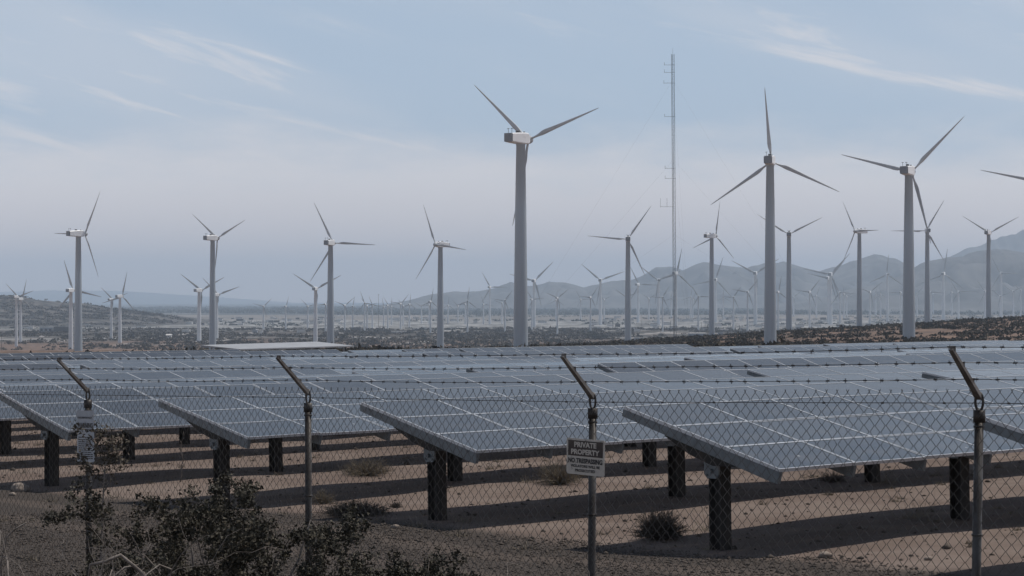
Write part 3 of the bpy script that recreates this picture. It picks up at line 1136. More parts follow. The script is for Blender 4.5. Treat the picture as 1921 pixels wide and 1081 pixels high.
n = 17000
sy = np.sqrt(1540 ** 2 + rng.random(n) * (2750 ** 2 - 1540 ** 2))
sx = (rng.random(n) * 2 - 1) * .29 * sy
keep = vnoise(sx * .012, sy * .006, 18) + 0.7 * vnoise(sx * .05, sy * .03, 22) > -0.25
sx, sy = sx[keep], sy[keep]
rad = rng.uniform(1.0, 2.6, len(sx)) * (1 + .7 * (rng.random(len(sx)) > .93))
cen = np.stack([sx, sy, -40.2 + 0 * sx], -1)
V, Fc = leaf_cloud(cen, np.stack([rad * 1.5, rad * 1.2, rad * .8], -1), 9, rad * .5, seed=6)
o = obj('plain_scrub', raw_mesh('plain_scrub', V, Fc, M_SCRUB))
tag(o, 'dark scrub covering the near part of the plain', 'scrub')
o['kind'] = 'stuff'

hv = np.array([tuple(v.co) for v in bpy.data.objects['hill'].data.vertices])
hv = hv[(hv[:, 1] < 3400) & (hv[:, 2] > -38) & (np.abs(hv[:, 0]) < .30 * hv[:, 1])]
pick = hv[rng.integers(0, len(hv), 5200)] + rng.normal(size=(5200, 3)) * np.array([5, 7, .3])
kp = vnoise(pick[:, 0] * .02, pick[:, 1] * .012, 51) > -0.15
pick = pick[kp]
rad = rng.uniform(1.2, 3.4, len(pick))
V, Fc = leaf_cloud(pick, np.stack([rad * 1.4, rad * 1.3, rad * .8], -1), 8, rad * .5, seed=16)
o = obj('hill_scrub', raw_mesh('hill_scrub', V, Fc, M_SCRUB))
tag(o, 'dark scrub patches growing over the grey hill at left', 'scrub')
o['kind'] = 'stuff'

n = 9000
sy = np.concatenate([np.sqrt(5000 ** 2 + rng.random(n - 2400) * (9500 ** 2 - 5000 ** 2)), np.sqrt(2650 ** 2 + rng.random(2400) * (5000 ** 2 - 2650 ** 2))])
sx = (rng.random(n) * 2 - 1) * .29 * sy
keep = (vnoise(sx * .0016, sy * .0016, 31) > -0.5) & ((sy > 5000) | (vnoise(sx * .006, sy * .004, 33) > 0.25))
sx, sy = sx[keep], sy[keep]
rad = rng.uniform(3, 6.5, len(sx)) * (0.6 + .4 * (sy > 5000)) * (1 + (sy > 5000) * .5)
cen = np.stack([sx, sy, -40.3 + 0 * sx], -1)
V, Fc = leaf_cloud(cen, np.stack([rad * 2.4, rad * 1.5, rad], -1), 12, rad * .55, seed=7)
o = obj('far_wood', raw_mesh('far_wood', V, Fc, M_FARTREE))
tag(o, 'dark belt of far trees and brush across the plain', 'trees')
o['kind'] = 'stuff'


n = 320
ty = np.sqrt(2500 ** 2 + rng.random(n) * (4300 ** 2 - 2500 ** 2))
tx = (rng.random(n) * 2 - 1) * .28 * ty
kp = vnoise(tx * .004, ty * .002, 41) > -0.3
tx, ty = tx[kp], ty[kp]
b = MB()
for x, y in zip(tx, ty):
    w, d, h = rng.uniform(5, 15), rng.uniform(5, 10), rng.uniform(2.0, 4.0)
    b.box((x - w / 2, y - d / 2, -41), (x + w / 2, y + d / 2, -40 + h), int(rng.random() > .72))
    b.box((x - w / 2 - .4, y - d / 2 - .4, -40 + h + .02), (x + w / 2 + .4, y + d / 2 + .4, -40 + h + .5), int(rng.random() > .5))
o = b.build('far_town', [M_WALLW, M_ROOFD])
tag(o, 'scatter of tiny pale far buildings across the plain', 'town')
o['kind'] = 'stuff'


def far_tree(px, py, wpx, hpx, label, seed):
    Y = 40.0 * F / (py - 562)
    w, h = wpx * Y / F, hpx * Y / F
    p = at(px, py, Y)
    t = thing('tree', label, 'tree', (p.x, Y, -40.0), 'trees on the plain')
    g = random.Random(seed)
    b = MB()
    b.tube([(0, 0, -.5), (w * .03, 0, h * .35), (0, 0, h * .7)], [h * .05, h * .035, h * .012], 6)
    for k in range(4):
        a = g.uniform(0, 6.28)
        b.tube([(0, 0, h * .28), (math.cos(a) * w * .28, math.sin(a) * w * .2, h * .62)], [h * .025, h * .008], 5)
    b.build('trunk', M_TRUNK, t)
    m = max(5, int(w / h * 5))
    cs_ = [(g.uniform(-.38, .38) * w, g.uniform(-.3, .3) * w * .6, h * g.uniform(.25, .62)) for _ in range(m)]
    rs = [(w / m * g.uniform(.9, 1.5) + h * .12, w / m + h * .12, h * g.uniform(.26, .42)) for _ in range(m)]
    V, Fc = leaf_cloud(cs_, rs, 110, h * .06, seed=seed, base_cut=False)
    obj('crown', raw_mesh('crown', V, Fc, M_TREE), t)


far_tree(1120, 636, 42, 15, 'broad dark tree clump left of the front tower by the mast', 1)
far_tree(643, 637, 17, 13, 'round dark tree right of the right canopy tower', 2)
far_tree(793, 636, 15, 9, 'low dark tree left of the tower left of centre', 3)
far_tree(840, 636, 15, 14, 'dark tree close right of the tower left of centre', 4)
far_tree(1042, 645, 22, 13, 'dark spreading bush tree right of the tallest tower foot', 5)
far_tree(1283, 620, 14, 9, 'small dark tree just right of the mast foot', 6)
far_tree(312, 633, 8, 8, 'small dark tree beside the small white house', 7)
far_tree(186, 633, 16, 6, 'dark low tree right of the leftmost large tower', 8)
far_tree(340, 628, 5, 6, 'small dark tree left of the white low building', 9)
far_tree(445, 646, 16, 10, 'dark bush tree above the left part of the canopy', 10)
far_tree(1240, 630, 12, 7, 'small dark tree left of the mast foot', 11)


def pole(px, py, hpx, label, arms=1):
    Y = 40.0 * F / (py - 562)
    p = at(px, py, Y)
    h = hpx * Y / F
    t = thing('utility_pole', label, 'utility pole', (p.x, Y, -40.0), 'utility poles on the plain')
    b = MB()
    b.tube([(0, 0, -1), (0, 0, h)], [.24, .15], 6)
    b.build('shaft', M_DARK, t)
    for k in range(arms):
        b = MB()
        b.box((-1.3, -.1, h - .9 - k * 1.3), (1.3, .1, h - .7 - k * 1.3))
        b.build('crossarm', M_DARK, t)


for px, py, hp, lab in ((3, 658, 30, 'utility pole at the very left edge'), (271, 655, 24, 'utility pole right of the left turbine pair'),
                        (391, 652, 26, 'utility pole beside the canopy tower'), (915, 650, 24, 'utility pole left of the tallest tower'), (1004, 652, 36, 'utility pole right of the tallest tower foot'),
                        (1093, 648, 34, 'utility pole by the broad dark tree clump'), (1150, 622, 24, 'utility pole left of the front tower by the mast'),
                        (1316, 622, 18, 'left utility pole beside the front tower right of the mast'), (1323, 621, 20, 'right utility pole beside the front tower right of the mast'),
                        (1258, 624, 22, 'utility pole just left of the mast foot'), (1540, 618, 20, 'utility pole left of the tower whose tail points right'),
                        (1593, 612, 14, 'short utility pole behind the tower whose tail points right'), (764, 618, 14, 'short utility pole among the centre left turbines'),
                        (710, 622, 70, 'very tall thin pole among the centre left turbines'), (1204, 612, 22, 'utility pole left of the mast before the pale ground')):
    pole(px, py, hp, lab)

# ------------------------------------------------------------------ fence
FD = []          # fence posts: foot and head
PX = {0: (165, 751, 18.10), 1: (578, 757, 16.06), 2: (1112, 767, 14.00), 3: (1837, 771, 11.95)}
heads = {k: at(a, b, c) for k, (a, b, c) in PX.items()}
step = (heads[3] - heads[0]) / 3
fdir = Vector((step.x, step.y, 0)).normalized()
fnorm = Vector((fdir.y, -fdir.x, 0))
if fnorm.y > 0:
    fnorm = -fnorm
for k in (-2, -1, 4, 5):
    heads[k] = heads[0] + step * k if k < 0 else heads[3] + step * (k - 3)
fence = thing('chain_link_fence', 'chain link fence with three barbed strands on leaning arms along the foreground', 'fence', (heads[1].x, heads[1].y, ground_z(heads[1].x, heads[1].y)))
FO = fence.location.copy()
lean = {0: 0.010, 1: 0.004, 2: -0.008, 3: -0.022}
arm_vec = fnorm * 0.33 + Vector((0, 0, 0.30))
for k in sorted(heads):
    h = heads[k] - FO
    gz = ground_z(heads[k].x, heads[k].y) - FO.z
    ft = Vector((h.x - lean.get(k, 0) * 2.1 * -1, h.y, gz - .3))
    b = MB()
    b.tube([ft, h - Vector((0, 0, .02))], .0275, 14)
    for z in (-.10, -.75, -1.35):                     # wire ties
        q = h + (ft - h).normalized() * -z
        b.tube([q, q + Vector((0, 0, .012))], .034, 10)
    post = b.build('post', M_FPOST, fence, True)
    # eye cap: a ring standing on the post, sleeve below
    b = MB()
    ring = [h + Vector((0, 0, .055)) + fdir * (.026 * math.sin(a)) + Vector((0, 0, .055 * math.cos(a))) for a in np.linspace(0, 2 * math.pi, 17)]
    b.tube(ring, .0085, 6, cap=False)
    b.tube([h - Vector((0, 0, .07)), h + Vector((0, 0, .004))], .036, 12)
    b.build('cap_ring', M_FPOST, post, True)
    # pressed steel arm leaning out
    b = MB()
    s0 = h + Vector((0, 0, .085)) - arm_vec * .02
    e = s0 + arm_vec
    d = arm_vec.normalized()
    side = fdir
    up = d.cross(side).normalized()
    n_ = 7
    vs, fs = [], []
    for i in range(n_ + 1):
        t = i / n_
        c = s0.lerp(e, t)
        w1, d1 = .022 * (1 - .3 * t), .017 * (1 - .3 * t)
        for sx_, uy in ((-1, -1), (-.9, .6), (-.35, 1), (.35, 1), (.9, .6), (1, -1)):
            vs.append(c + side * w1 * sx_ + up * d1 * uy)
    for i in range(n_):
        for j in range(6):
            a, b2 = i * 6 + j, i * 6 + (j + 1) % 6
            fs.append((a, b2, b2 + 6, a + 6))
    fs += [tuple(reversed(range(6))), tuple(n_ * 6 + j for j in range(6))]
    b.add(vs, fs)
    for t in (.30, .64, .955):                         # clips that hold the strands
        c = s0 + arm_vec * t
        b.box((-.016, -.012, .0), (.016, .012, .03), M=Matrix.Translation(c))
    b.build('barb_arm', M_ARM, post)

TOOTH, DH = 0.079, 0.082


def chain_bay(k):
    A, B = heads[k] - FO, heads[k + 1] - FO
    L = (B - A).length
    ga = ground_z(heads[k].x, heads[k].y) - FO.z
    nw = int(round(L / (TOOTH / 2)))
    top0 = 0.112                                         # fabric reaches a little above the post head
    nz_ = 52
    g = random.Random(100 + k)
    vs, fs = [], []
    r = 0.0025
    tri = [(math.cos(a), math.sin(a)) for a in (0.5, 2.6, 4.7)]
    bow = 0.03 * (1 if k % 2 else -0.6)
    for i in range(nw):
        pts = []
        for j in range(nz_):
            col = i + ((j + i) % 2)                      # zigzag between two node columns
            s = col / nw
            z = top0 - j * DH / 2
            nd_ = 0.004 * (1 if (i + j) % 2 else -1) + bow * math.sin(math.pi * s) * math.sin(min(1, j / nz_) * math.pi) + g.gauss(0, .0007)
            p = A.lerp(B, s) + Vector((0, 0, z)) + fnorm * (nd_ + .034)
            p += fdir * g.gauss(0, .0012) + Vector((0, 0, g.gauss(0, .0012)))
            pts.append(p)
        # twisted barb at the top
        if i % 2 == 0:
            pass
        # open top: the wire ends stand up as a small Y
        up_ = pts[0] + Vector((0, 0, .020)) + fdir * (0.010 if (i % 2) else -0.010)
        if (i % 2) == 0:
            pts[0] = pts[0] + fdir * 0.0
        pts = [up_] + pts
        o0 = len(vs)
        for q in pts:
            for cx, cy in tri:
                vs.append(q + fnorm * (r * cx) + fdir * (r * cy))
        for j in range(len(pts) - 1):
            for m_ in range(3):
                a, b2 = o0 + j * 3 + m_, o0 + j * 3 + (m_ + 1) % 3
                fs.append((a, b2, b2 + 3, a + 3))
    me = raw_mesh('chain_link', np.array([tuple(v) for v in vs]), np.array(fs), M_WIRE)
    o = obj('chain_link', me, fence)
    o['kind'] = 'stuff'


for k in range(-2, 5):
    chain_bay(k)

for t in (.30, .64, .955):
    b = MB()
    g = random.Random(int(t * 1000))
    ks = sorted(heads)
    tips = [heads[k] - FO + Vector((0, 0, .085)) + arm_vec * t + Vector((0, 0, .018)) for k in ks]
    for A, B in zip(tips[:-1], tips[1:]):
        pts = []
        sag = g.uniform(.004, .014)
        for i in range(25):
            s = i / 24
            pts.append(A.lerp(B, s) - Vector((0, 0, sag * 4 * s * (1 - s))))
        b.tube(pts, .0027, 4, cap=False)
        s = g.uniform(.01, .04)
        while s < 1:
            c = A.lerp(B, s) - Vector((0, 0, sag * 4 * s * (1 - s)))
            b.tube([c - fdir * .012, c + fdir * .012], .0062, 4)
            for a in (g.uniform(0, 3.14), g.uniform(0, 3.14)):
                dv = (Vector((0, 0, math.cos(a))) + fnorm * math.sin(a) + fdir * g.uniform(-.5, .5)).normalized() * .017
                b.tube([c - dv, c + dv], [.0018, .0018], 3, cap=False)
            s += g.uniform(.036, .048)
    b.build('barbed_wire', M_WIRE, fence)
b = MB()
for k in range(-2, 5):
    A, B = heads[k] - FO, heads[k + 1] - FO
    pts = [A.lerp(B, i / 8) + fnorm * .036 + Vector((0, 0, .048)) for i in range(9)]
    b.tube(pts, .003, 4, cap=False)
    for i in range(7):
        c = A.lerp(B, (i + .5) / 7) + fnorm * .036 + Vector((0, 0, .048))
        b.tube([c - fdir * .008, c + fdir * .008], .0065, 5)
b.build('tension_wire', M_WIRE, fence)

# ------------------------------------------------------------------ signs on the fence
M_SIGNW = speckled('weathered_sign_white', (0.50, 0.455, 0.40), (0.42, 0.375, 0.33), 14, 0.6, lo=.35, hi=.75)
M_SIGND = speckled('faded_sign_brown', (0.040, 0.030, 0.027), (0.058, 0.044, 0.038), 16, 0.6)
M_INK = speckled('sign_ink', (0.028, 0.026, 0.026), (0.05, 0.046, 0.045), 30, 0.6)
M_SIGNB = speckled('weathered_sign_grey', (0.38, 0.40, 0.43), (0.32, 0.335, 0.36), 14, 0.6, lo=.35, hi=.75)


def text_mesh(s, size, bold=0.0, sx=1.0):
    c = bpy.data.curves.new('t', 'FONT')
    c.body = s
    c.size = size
    c.align_x = 'CENTER'
    c.align_y = 'CENTER'
    c.offset = bold
    c.resolution_u = 3
    o = bpy.data.objects.new('t', c)
    COL.objects.link(o)
    bpy.context.view_layer.update()
    me = bpy.data.meshes.new_from_object(o.evaluated_get(bpy.context.evaluated_depsgraph_get()))
    bpy.data.objects.remove(o)
    for v in me.vertices:
        v.co.x *= sx
    return me


def fit_text(s, width, height, bold):
    me = text_mesh(s, height * 1.35, bold)
    xs = [v.co.x for v in me.vertices]
    zs = [v.co.y for v in me.vertices]
    w_, h_ = max(xs) - min(xs), max(zs) - min(zs)
    cx, cy = (max(xs) + min(xs)) / 2, (max(zs) + min(zs)) / 2
    for v in me.vertices:
        v.co.x = (v.co.x - cx) * width / w_
        v.co.y = (v.co.y - cy) * height / h_
    return me


def sign_board(name, label, centre, w, h, mat, tilt=0.0):
    o = thing(name, label, 'sign', centre)
    z = -fnorm.copy() * -1                                # text faces along fnorm
    zz = fnorm.normalized()
    yy = Vector((0, 0, 1))
    xx = yy.cross(zz).normalized()
    M = Matrix((xx, yy, zz)).transposed().to_4x4()
    o.matrix_world = Matrix.Translation(centre) @ M @ Matrix.Rotation(tilt, 4, 'Z')
    b = MB()
    r_, n_ = .012, 4
    prof = []
    for cx, cy, a0 in ((w / 2 - r_, h / 2 - r_, 0), (-w / 2 + r_, h / 2 - r_, 90), (-w / 2 + r_, -h / 2 + r_, 180), (w / 2 - r_, -h / 2 + r_, 270)):
        for i in range(n_ + 1):
            a = R(a0 + 90 * i / n_)
            prof.append((cx + r_ * math.cos(a), cy + r_ * math.sin(a)))
    n = len(prof)
    vs = [(x, y, 0) for x, y in prof] + [(x, y, -.002) for x, y in prof]
    b.add(vs, [tuple(range(n)), tuple(reversed(range(n, 2 * n)))] + [(i, i + n, (i + 1) % n + n, (i + 1) % n) for i in range(n)])
    b.build('board', mat, o)
    return o


def put(o, me, name, mat, x, y, z=.0025):
    me.materials.clear()
    me.materials.append(mat)
    return obj(name, me, o, Matrix.Translation((x, y, z)))


def fence_point(n, py):
    """a point on the face of the fence, n posts along, at the height where the photograph has row py"""
    h = heads[0] + step * n
    return Vector((h.x, h.y, at(960, py, h.y).z)) + fnorm * 0.052


sc = fence_point(1.985, 857)
sg1 = sign_board('warning_sign', 'private property no trespassing sign with dark top half, on a fence post', sc, 0.352, 0.253, M_SIGNW, R(-1.0))
b = MB()
b.box((-.160, .004, .001), (.160, .113, .0022))
b.build('dark_field', M_SIGND, sg1)
put(sg1, fit_text('PRIVATE', .205, .038, .0022), 'lettering', M_SIGNW, 0, .085, .0035)
put(sg1, fit_text('PROPERTY', .262, .038, .0022), 'lettering', M_SIGNW, 0, .034, .0035)
put(sg1, fit_text('NO TRESPASSING', .316, .036, .0022), 'lettering', M_INK, 0, -.028)
put(sg1, fit_text('VIOLATORS WILL BE', .270, .020, .0010), 'lettering', M_INK, 0, -.066)
put(sg1, fit_text('PROSECUTED', .185, .020, .0010), 'lettering', M_INK, 0, -.097)
for x in (-.14, 0, .14):
    b = MB()
    b.tube([(x, .119, .0), (x, .119, .006)], .004, 6)
    b.build('bolt', M_GALV, sg1)

sc = fence_point(0.012, 818)
sg2 = sign_board('warning_sign', 'tall pale grey warning notice with fine print, behind the leafy sapling', sc, 0.262, 0.465, M_SIGNB, R(1.5))
put(sg2, fit_text('POWER GENERATION FACILITY', .225, .017, .0008), 'lettering', M_INK, -.005, .168)
put(sg2, fit_text('WARNING', .235, .046, .0022), 'lettering', M_INK, 0, .098)
g = random.Random(2)
for i, y in enumerate([.060, -.01, -.032] + list(np.arange(-.052, -.205, -.0185))):
    b = MB()
    x = -.108
    lim = .10 if i < 1 else .108
    while x < lim - .02:
        wd = min(g.uniform(.018, .05), lim - x)
        b.box((x, y - .0042, .001), (x + wd, y + .0042, .0022))
        x += wd + .008
    o = b.build('print_line', M_INK, sg2)
b = MB()
b.tube([(0, .125, .0), (0, .125, .006)], .006, 6)
b.build('bolt', M_GALV, sg2)

# ------------------------------------------------------------------ gravel, rocks
g = np.random.default_rng(5)
M_STONE = speckled('track_gravel', (0.058, 0.049, 0.043), (0.110, 0.092, 0.079), 6.0, 0.9, spec=.1, lo=.3, hi=.7, detail=2)


def pebbles(xs, ys, sizes, seed):
    g = np.random.default_rng(seed)
    n = len(xs)
    base = np.array([(1, 0, 0), (-1, 0, 0), (0, 1, 0), (0, -1, 0), (0, 0, 1), (0, 0, -1)], float)
    fc = np.array([(0, 2, 4), (2, 1, 4), (1, 3, 4), (3, 0, 4), (2, 0, 5), (1, 2, 5), (3, 1, 5), (0, 3, 5)])
    v = base[None] * (1 + .45 * (g.random((n, 6, 1)) - .5)) + .22 * g.normal(size=(n, 6, 3)) * .6
    a = g.random(n) * 6.28
    c, s = np.cos(a)[:, None], np.sin(a)[:, None]
    x = v[..., 0] * c - v[..., 1] * s
    y = v[..., 0] * s + v[..., 1] * c
    v = np.stack([x, y, v[..., 2] * .65], -1) * sizes[:, None, None]
    v[..., 0] += xs[:, None]
    v[..., 1] += ys[:, None]
    v[..., 2] += (G(xs, ys) + sizes * .2)[:, None]
    f = (fc[None] + (np.arange(n) * 6)[:, None, None]).reshape(-1, 3)
    return v.reshape(-1, 3), f


n = 46000
gy = g.uniform(17.5, 30, n)
gx = g.uniform(-.31, .31, n) * gy
pA = plane_pt(-2.75, 28.5)
dd = (gx - pA.x) * -0.722 + (gy - pA.y) * -0.692
keep = dd + .5 * vnoise(gx * .8, gy * .8, 3) > -0.15
gx, gy = gx[keep], gy[keep]
V, Fc = pebbles(gx, gy, g.gamma(2.6, .0034, len(gx)) + .0035, 2)
o = obj('gravel', raw_mesh('gravel', V, Fc, M_STONE))
tag(o, 'dark gravel scattered over the track inside the fence', 'gravel')
o['kind'] = 'stuff'
n = 2600
gy = g.uniform(22, 60, n)
gx = g.uniform(-.30, .30, n) * gy
V, Fc = pebbles(gx, gy, g.gamma(2.2, .007, n) + .006, 9)
o = obj('loose_stones', raw_mesh('loose_stones', V, Fc, M_STONE))
tag(o, 'small loose stones scattered on the sand under the panels', 'stones')
o['kind'] = 'stuff'

M_BOULDER = speckled('tan_rock', (0.30, 0.255, 0.22), (0.20, 0.165, 0.14), 5, 0.9, spec=.1)


def on_ground(px, py):
    """where the view ray of a pixel meets the ground"""
    lo, hi = 12.0, 400.0
    Y = lo
    while Y < hi:
        p = at(px, py, Y)
        if p.z <= ground_z(p.x, p.y):
            return p
        Y += .05
    return p


def boulder(px, py, r_, label, seed):
    p = on_ground(px, py)
    import bmesh
    bm = bmesh.new()
    bmesh.ops.create_icosphere(bm, subdivisions=3, radius=1.0)
    for v in bm.verts:
        c = v.co
        k = 1 + .22 * float(vnoise(c.x * 1.7 + seed, c.y * 1.7 + c.z, seed)) + .07 * float(vnoise(c.x * 5, c.y * 5 + c.z * 4, seed + 1))
        v.co = Vector((c.x * 1.25 * k, c.y * k, c.z * .72 * k)) * r_
    me = bpy.data.meshes.new('rock')
    bm.to_mesh(me)
    bm.free()
    me.polygons.foreach_set('use_smooth', [True] * len(me.polygons))
    me.materials.append(M_BOULDER)
    o = obj('rock', me)
    o.location = (p.x, p.y, ground_z(p.x, p.y) + r_ * .35)
    tag(o, label, 'rock')


boulder(38, 922, .14, 'rounded tan rock at the left edge', 1)
boulder(24, 930, .05, 'small stone against the rounded tan rock', 2)
boulder(1548, 1047, .065, 'dark stone on the track edge at lower right', 3)
boulder(742, 992, .05, 'small pale stone on the track right of the low dark bush', 4)
boulder(1741, 1052, .04, 'small stone at lower right near the fence post', 5)

# ------------------------------------------------------------------ shrubs
M_LEAF = speckled('creosote_leaves', (0.022, 0.021, 0.016), (0.085, 0.073, 0.050), 13, 0.7, spec=.25, lo=.35, hi=.7)
M_BRANCH = speckled('bare_branch_bark', (0.25, 0.215, 0.19), (0.12, 0.10, 0.085), 15, 0.85, stretch=(1, 1, 1), bump=.3)
M_DRY = speckled('dry_tan_twigs', (0.20, 0.165, 0.12), (0.12, 0.10, 0.075), 12, 0.85)
M_DRYD = speckled('dry_dark_twigs', (0.075, 0.062, 0.050), (0.045, 0.038, 0.031), 12, 0.85)


def grow(b, p, d, r_, length, g, tips, depth=0, gnarl=.35, up=.1, seglen=.09, kids=(2, 3), maxd=2, zmax=9.0):
    pts, rad = [p.copy()], [r_]
    n = max(3, int(length / seglen))
    kid_at = sorted(g.sample(range(1, n + 1), min(n, g.randint(*kids)))) if depth < maxd else []
    for i in range(1, n + 1):
        d = (d + Vector((g.gauss(0, gnarl), g.gauss(0, gnarl), g.gauss(0, gnarl) + up))).normalized()
        if p.z > zmax * (1 - .25 * abs(math.sin(p.x * 7 + p.y * 5))):
            d.z = -abs(d.z) * .5
            d.normalize()
        p = p + d * (length / n)
        pts.append(p.copy())
        rr = r_ * (1 - .75 * i / n)
        rad.append(max(rr, .0016))
        if depth >= 1:
            tips.append((p.copy(), depth))
        if i in kid_at:
            dd_ = (d + Vector((g.gauss(0, .8), g.gauss(0, .8), g.gauss(.2, .5)))).normalized()
            grow(b, p.copy(), dd_, rr * .7, length * g.uniform(.28, .5), g, tips, depth + 1, gnarl, up, seglen, kids, maxd, zmax)
    b.tube(pts, rad, 5 if depth == 0 else 4, cap=depth == 0)
    tips.append((p.copy(), depth + 1))


def shrub(name, label, base, stems, mat_b, leaves=0, leaf=.016, leafmat=None, seed=1, rad=.018, gnarl=.3, up=.12, kids=(2, 4), maxd=2, spread=.024, group=None, cat='shrub', zmax=9.0):
    """stems: list of (dx, dy, dz, length); base: world point on the ground"""
    g = random.Random(seed)
    o = thing(name, label, cat, base, group)
    b = MB()
    tips = []
    for dx, dy, dz, ln in stems:
        grow(b, Vector((g.uniform(-.06, .06), g.uniform(-.06, .06), -.03)), Vector((dx, dy, dz)).normalized(), rad * g.uniform(.7, 1.1), ln, g, tips, 0, gnarl, up, kids=kids, maxd=maxd, zmax=zmax)
    b.build('branches', mat_b, o, True)
    if leaves and tips:
        w = [t for t in tips if t[1] >= 1]
        gg = np.random.default_rng(seed)
        idx = gg.integers(0, len(w), leaves)
        P = np.array([tuple(w[i][0]) for i in idx]) + gg.normal(size=(leaves, 3)) * spread
        V, Fc = leaf_cloud(P, np.full((leaves, 3), .004), 1, leaf, seed=seed, base_cut=False, flat=1.1)
        l_ = obj('leaves', raw_mesh('leaves', V, Fc, leafmat or M_LEAF), o)
        l_['kind'] = 'stuff'
    return o


def foot(px, Y):
    p = at(px, 900, Y)
    return Vector((p.x, p.y, ground_z(p.x, p.y)))


def fan(n, out, up, ln, seed, bias=(0, 0)):
    g = random.Random(seed)
    r_ = []
    for i in range(n):
        a = 6.283 * (i + g.random() * .7) / n
        r_.append((math.cos(a) * out + bias[0], math.sin(a) * out + bias[1], up * g.uniform(.8, 1.2), ln * g.uniform(.75, 1.1)))
    return r_


FG = 'brush growing outside the fence'
shrub('creosote_bush', 'tallest dark leafy bush at lower left, before the second fence post', foot(487, 13.2), fan(13, .22, 1.0, 1.62, 3), M_BRANCH, 32000, .0115, seed=21, zmax=1.74, rad=.016, gnarl=.2, up=.12, group=FG)
shrub('creosote_bush', 'low dark leafy bush at the bottom, right of the second fence post', foot(660, 12.6), fan(13, .75, 1.0, 1.2, 5), M_BRANCH, 22000, .0115, seed=23, zmax=1.42, rad=.015, gnarl=.22, up=.1, group=FG)
shrub('creosote_bush', 'dense dark leafy bush along the bottom edge at left', foot(330, 12.4), fan(15, .8, 1.0, 1.2, 7), M_BRANCH, 24000, .0115, seed=29, zmax=1.15, rad=.016, gnarl=.22, up=.1, group=FG)
shrub('creosote_bush', 'dark leafy bush behind the foot of the warning notice', foot(290, 15.2), fan(12, .95, 1.0, 1.12, 9), M_BRANCH, 12000, .012, seed=31, zmax=1.15, rad=.013, gnarl=.22, up=.1, group=FG)
shrub('creosote_bush', 'small dark clump at the bottom edge left of centre', foot(775, 13.0), fan(9, .5, 1.0, .95, 11), M_BRANCH, 9000, .012, seed=33, zmax=1.05, rad=.010, gnarl=.2, up=.1, group=FG)
shrub('dead_bush', 'gnarled bare branches at the lower left corner', foot(70, 12.0), fan(10, .8, 1.0, 1.75, 13), M_BRANCH, 0, seed=37, rad=.024, gnarl=.36, up=.07, kids=(2, 4), maxd=2, group=FG)
shrub('dead_bush', 'gnarled pale bare branches bending right before the second fence post', foot(470, 11.6), [(.55, -.1, .9, 2.2), (.75, .1, .8, 2.3), (.35, -.2, 1, 2.1), (-.2, -.1, 1, 1.8), (.9, 0, .75, 2.2), (.1, .2, 1, 1.9), (.6, -.2, .7, 2.2)], M_BRANCH, 0, seed=58, rad=.028, gnarl=.34, up=.04, kids=(3, 5), zmax=1.62, maxd=2, group=FG)
shrub('dead_bush', 'thin bare twigs at the bottom edge below the warning notice', foot(215, 11.8), fan(8, .7, 1.0, 1.6, 17), M_BRANCH, 0, seed=43, rad=.017, gnarl=.34, up=.07, group=FG)
# sapling in front of the warning notice
sp = foot(192, 16.6)
sap = thing('sapling', 'thin leafy sapling growing up in front of the warning notice', 'shrub', sp, FG)
b = MB()
tips = []
ztop = at(176, 800, 16.6).z - sp.z
b.tube([(0, 0, -.05), (-.012, 0, ztop * .35), (.0, 0, ztop * .6), (.012, 0, ztop * .75), (.03, 0, ztop * .84)], [.010, .009, .008, .006, .003], 6)
gs = random.Random(4)
for zz_, dx, ln in ((.70, .5, .34), (.74, -.5, .30), (.78, .4, .30), (.80, -.7, .34), (.84, .0, .34), (.84, -.35, .38), (.82, .55, .2)):
    grow(b, Vector((0.01, 0, ztop * zz_)), Vector((dx, gs.uniform(-.3, .3), .75)).normalized(), .005, ln, gs, tips, 1, .25, .08, .05, (1, 2), 2)
b.build('stem', M_BRANCH, sap, True)
gg = np.random.default_rng(8)
Pl = np.array([tuple(t[0]) for t in tips])[gg.integers(0, len(tips), 1000)] + gg.normal(size=(1000, 3)) * .03
V, Fc = leaf_cloud(Pl, np.full((1000, 3), .004), 1, .0135, seed=3, base_cut=False, flat=1.1)
M_LEAFT = speckled('tan_sapling_leaves', (0.050, 0.042, 0.031), (0.135, 0.112, 0.086), 14, 0.7, spec=.2, lo=.4, hi=.75)
o = obj('leaves', raw_mesh('leaves', V, Fc, M_LEAFT), sap)
o['kind'] = 'stuff'


def tuft(px, py, w, h, label, mat, seed, blades=420, thick=.0035):
    """a rounded bush of thin twigs radiating from one foot"""
    p = on_ground(px, py)
    o = thing('dry_bush', label, 'shrub', (p.x, p.y, ground_z(p.x, p.y)), 'bushes inside the fence')
    g = random.Random(seed)
    b = MB()
    for i in range(blades):
        a, e = g.uniform(0, 6.283), math.acos(g.uniform(.06, 1))
        d = Vector((math.sin(e) * math.cos(a) * w, math.sin(e) * math.sin(a) * w, math.cos(e) * h)) * g.uniform(.6, 1.05)
        s0 = Vector((g.uniform(-.2, .2) * w, g.uniform(-.2, .2) * w, 0))
        m1 = s0 + d * .5 + Vector((g.gauss(0, .04) * w, g.gauss(0, .04) * w, .06 * h))
        e1 = s0 + d
        b.tube([s0, m1, e1], [thick, thick * .8, thick * .4], 3, cap=False)
        for _ in range(3):
            q = m1.lerp(e1, g.random())
            b.tube([q, q + (d.normalized() * .6 + Vector((g.gauss(0, .5), g.gauss(0, .5), g.gauss(.2, .4)))) * .13 * w], [thick * .7, thick * .3], 3, cap=False)
    b.build('twigs', mat, o)


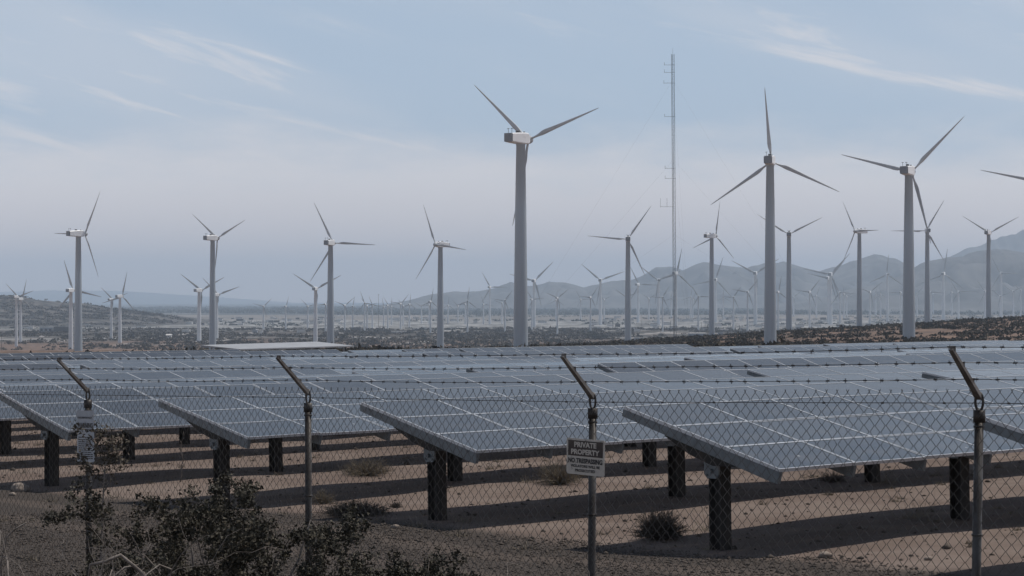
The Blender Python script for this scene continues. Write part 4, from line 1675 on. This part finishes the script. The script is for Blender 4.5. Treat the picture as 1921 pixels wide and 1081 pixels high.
tuft(1237, 1012, .36, .40, 'round dark dry bush beside the front right panel posts', M_DRYD, 1, 650, .0045)
tuft(668, 968, .52, .20, 'low dark bush between the second and third fence posts', M_DRYD, 2, 600, .0045)
tuft(688, 892, .55, .34, 'pale tan dry bush under the second row of panels', M_DRY, 3, 420)
tuft(1048, 908, .50, .42, 'tan dry bush behind the private property sign', M_DRY, 4, 380)
tuft(606, 945, .22, .24, 'small tan tuft just right of the second fence post', M_DRY, 5, 200)
tuft(1075, 897, .25, .30, 'sparse grey tuft beside the bush behind the sign', M_DRY, 6, 150)
tuft(742, 953, .12, .10, 'tiny dark tuft right of the low dark bush', M_DRYD, 7, 120)
tuft(1560, 905, .3, .22, 'faint dry tuft in the shade at right', M_DRYD, 8, 160)
# dry weeds and litter scattered over the sand
gw = np.random.default_rng(77)
n = 260
wy = gw.uniform(22.5, 62, n)
wx = gw.uniform(-.30, .30, n) * wy
wr = gw.gamma(2.0, .045, n) + .03
C = np.stack([wx, wy, G(wx, wy)], -1)
per = 34
Cc = np.repeat(C, per, 0)
rr_ = np.repeat(wr, per)[:, None]
d = gw.normal(size=(n * per, 3))
d[:, 2] = np.abs(d[:, 2]) * .8 + .15
d /= np.linalg.norm(d, axis=1)[:, None]
f0 = Cc + gw.normal(size=Cc.shape) * rr_ * np.array([.35, .35, 0])
tip = f0 + d * rr_ * gw.uniform(.5, 1.5, (n * per, 1))
sd = np.cross(d, gw.normal(size=d.shape))
sd /= np.linalg.norm(sd, axis=1)[:, None]
V = np.stack([f0 - sd * .004, f0 + sd * .004, tip], 1).reshape(-1, 3)
o = obj('dry_weeds', raw_mesh('dry_weeds', V, np.arange(len(V)).reshape(-1, 3), M_DRY))
tag(o, 'sparse dry weeds scattered over the sand under the panels', 'weeds')
o['kind'] = 'stuff'

# thin dead stem inside the fence
sp = on_ground(338, 905)
ds = thing('dead_shrub', 'thin pale dead stem standing under the left panels', 'shrub', (sp.x, sp.y, ground_z(sp.x, sp.y)))
b = MB()
k = sp.y / F
b.tube([(0, 0, -.02), (.03, 0, 12 * k), (.02, 0, 30 * k), (6 * k, 0, 40 * k), (1 * k, 0, 60 * k), (2 * k, 0, 74 * k), (-3 * k, 0, 82 * k), (-8 * k, 0, 80 * k)], [.013, .012, .011, .010, .009, .007, .005, .003], 5)
b.tube([(2 * k, 0, 74 * k), (7 * k, 0, 84 * k), (6 * k, 0, 95 * k)], [.006, .004, .002], 4)
b.build('stem', M_BRANCH, ds, True)

# ------------------------------------------------------------------ the hazy air
hm = bpy.data.materials.new('hazy_air')
hm.use_nodes = True
ht = hm.node_tree
ht.nodes.clear()
pv = nd(ht, 'ShaderNodeVolumePrincipled')
pv.inputs['Color'].default_value = (0.67, 0.81, 0.97, 1)
pv.inputs['Density'].default_value = 1.05e-4
pv.inputs['Anisotropy'].default_value = 0.0
oo = nd(ht, 'ShaderNodeOutputMaterial')
ht.links.new(pv.outputs[0], oo.inputs['Volume'])
b = MB()
b.box((-16000, -200, -46), (16000, 25500, 480))
hz_o = b.build('haze', hm)
hz_o['kind'] = 'stuff'
hz_o['label'] = 'thin bluish haze over the whole plain'
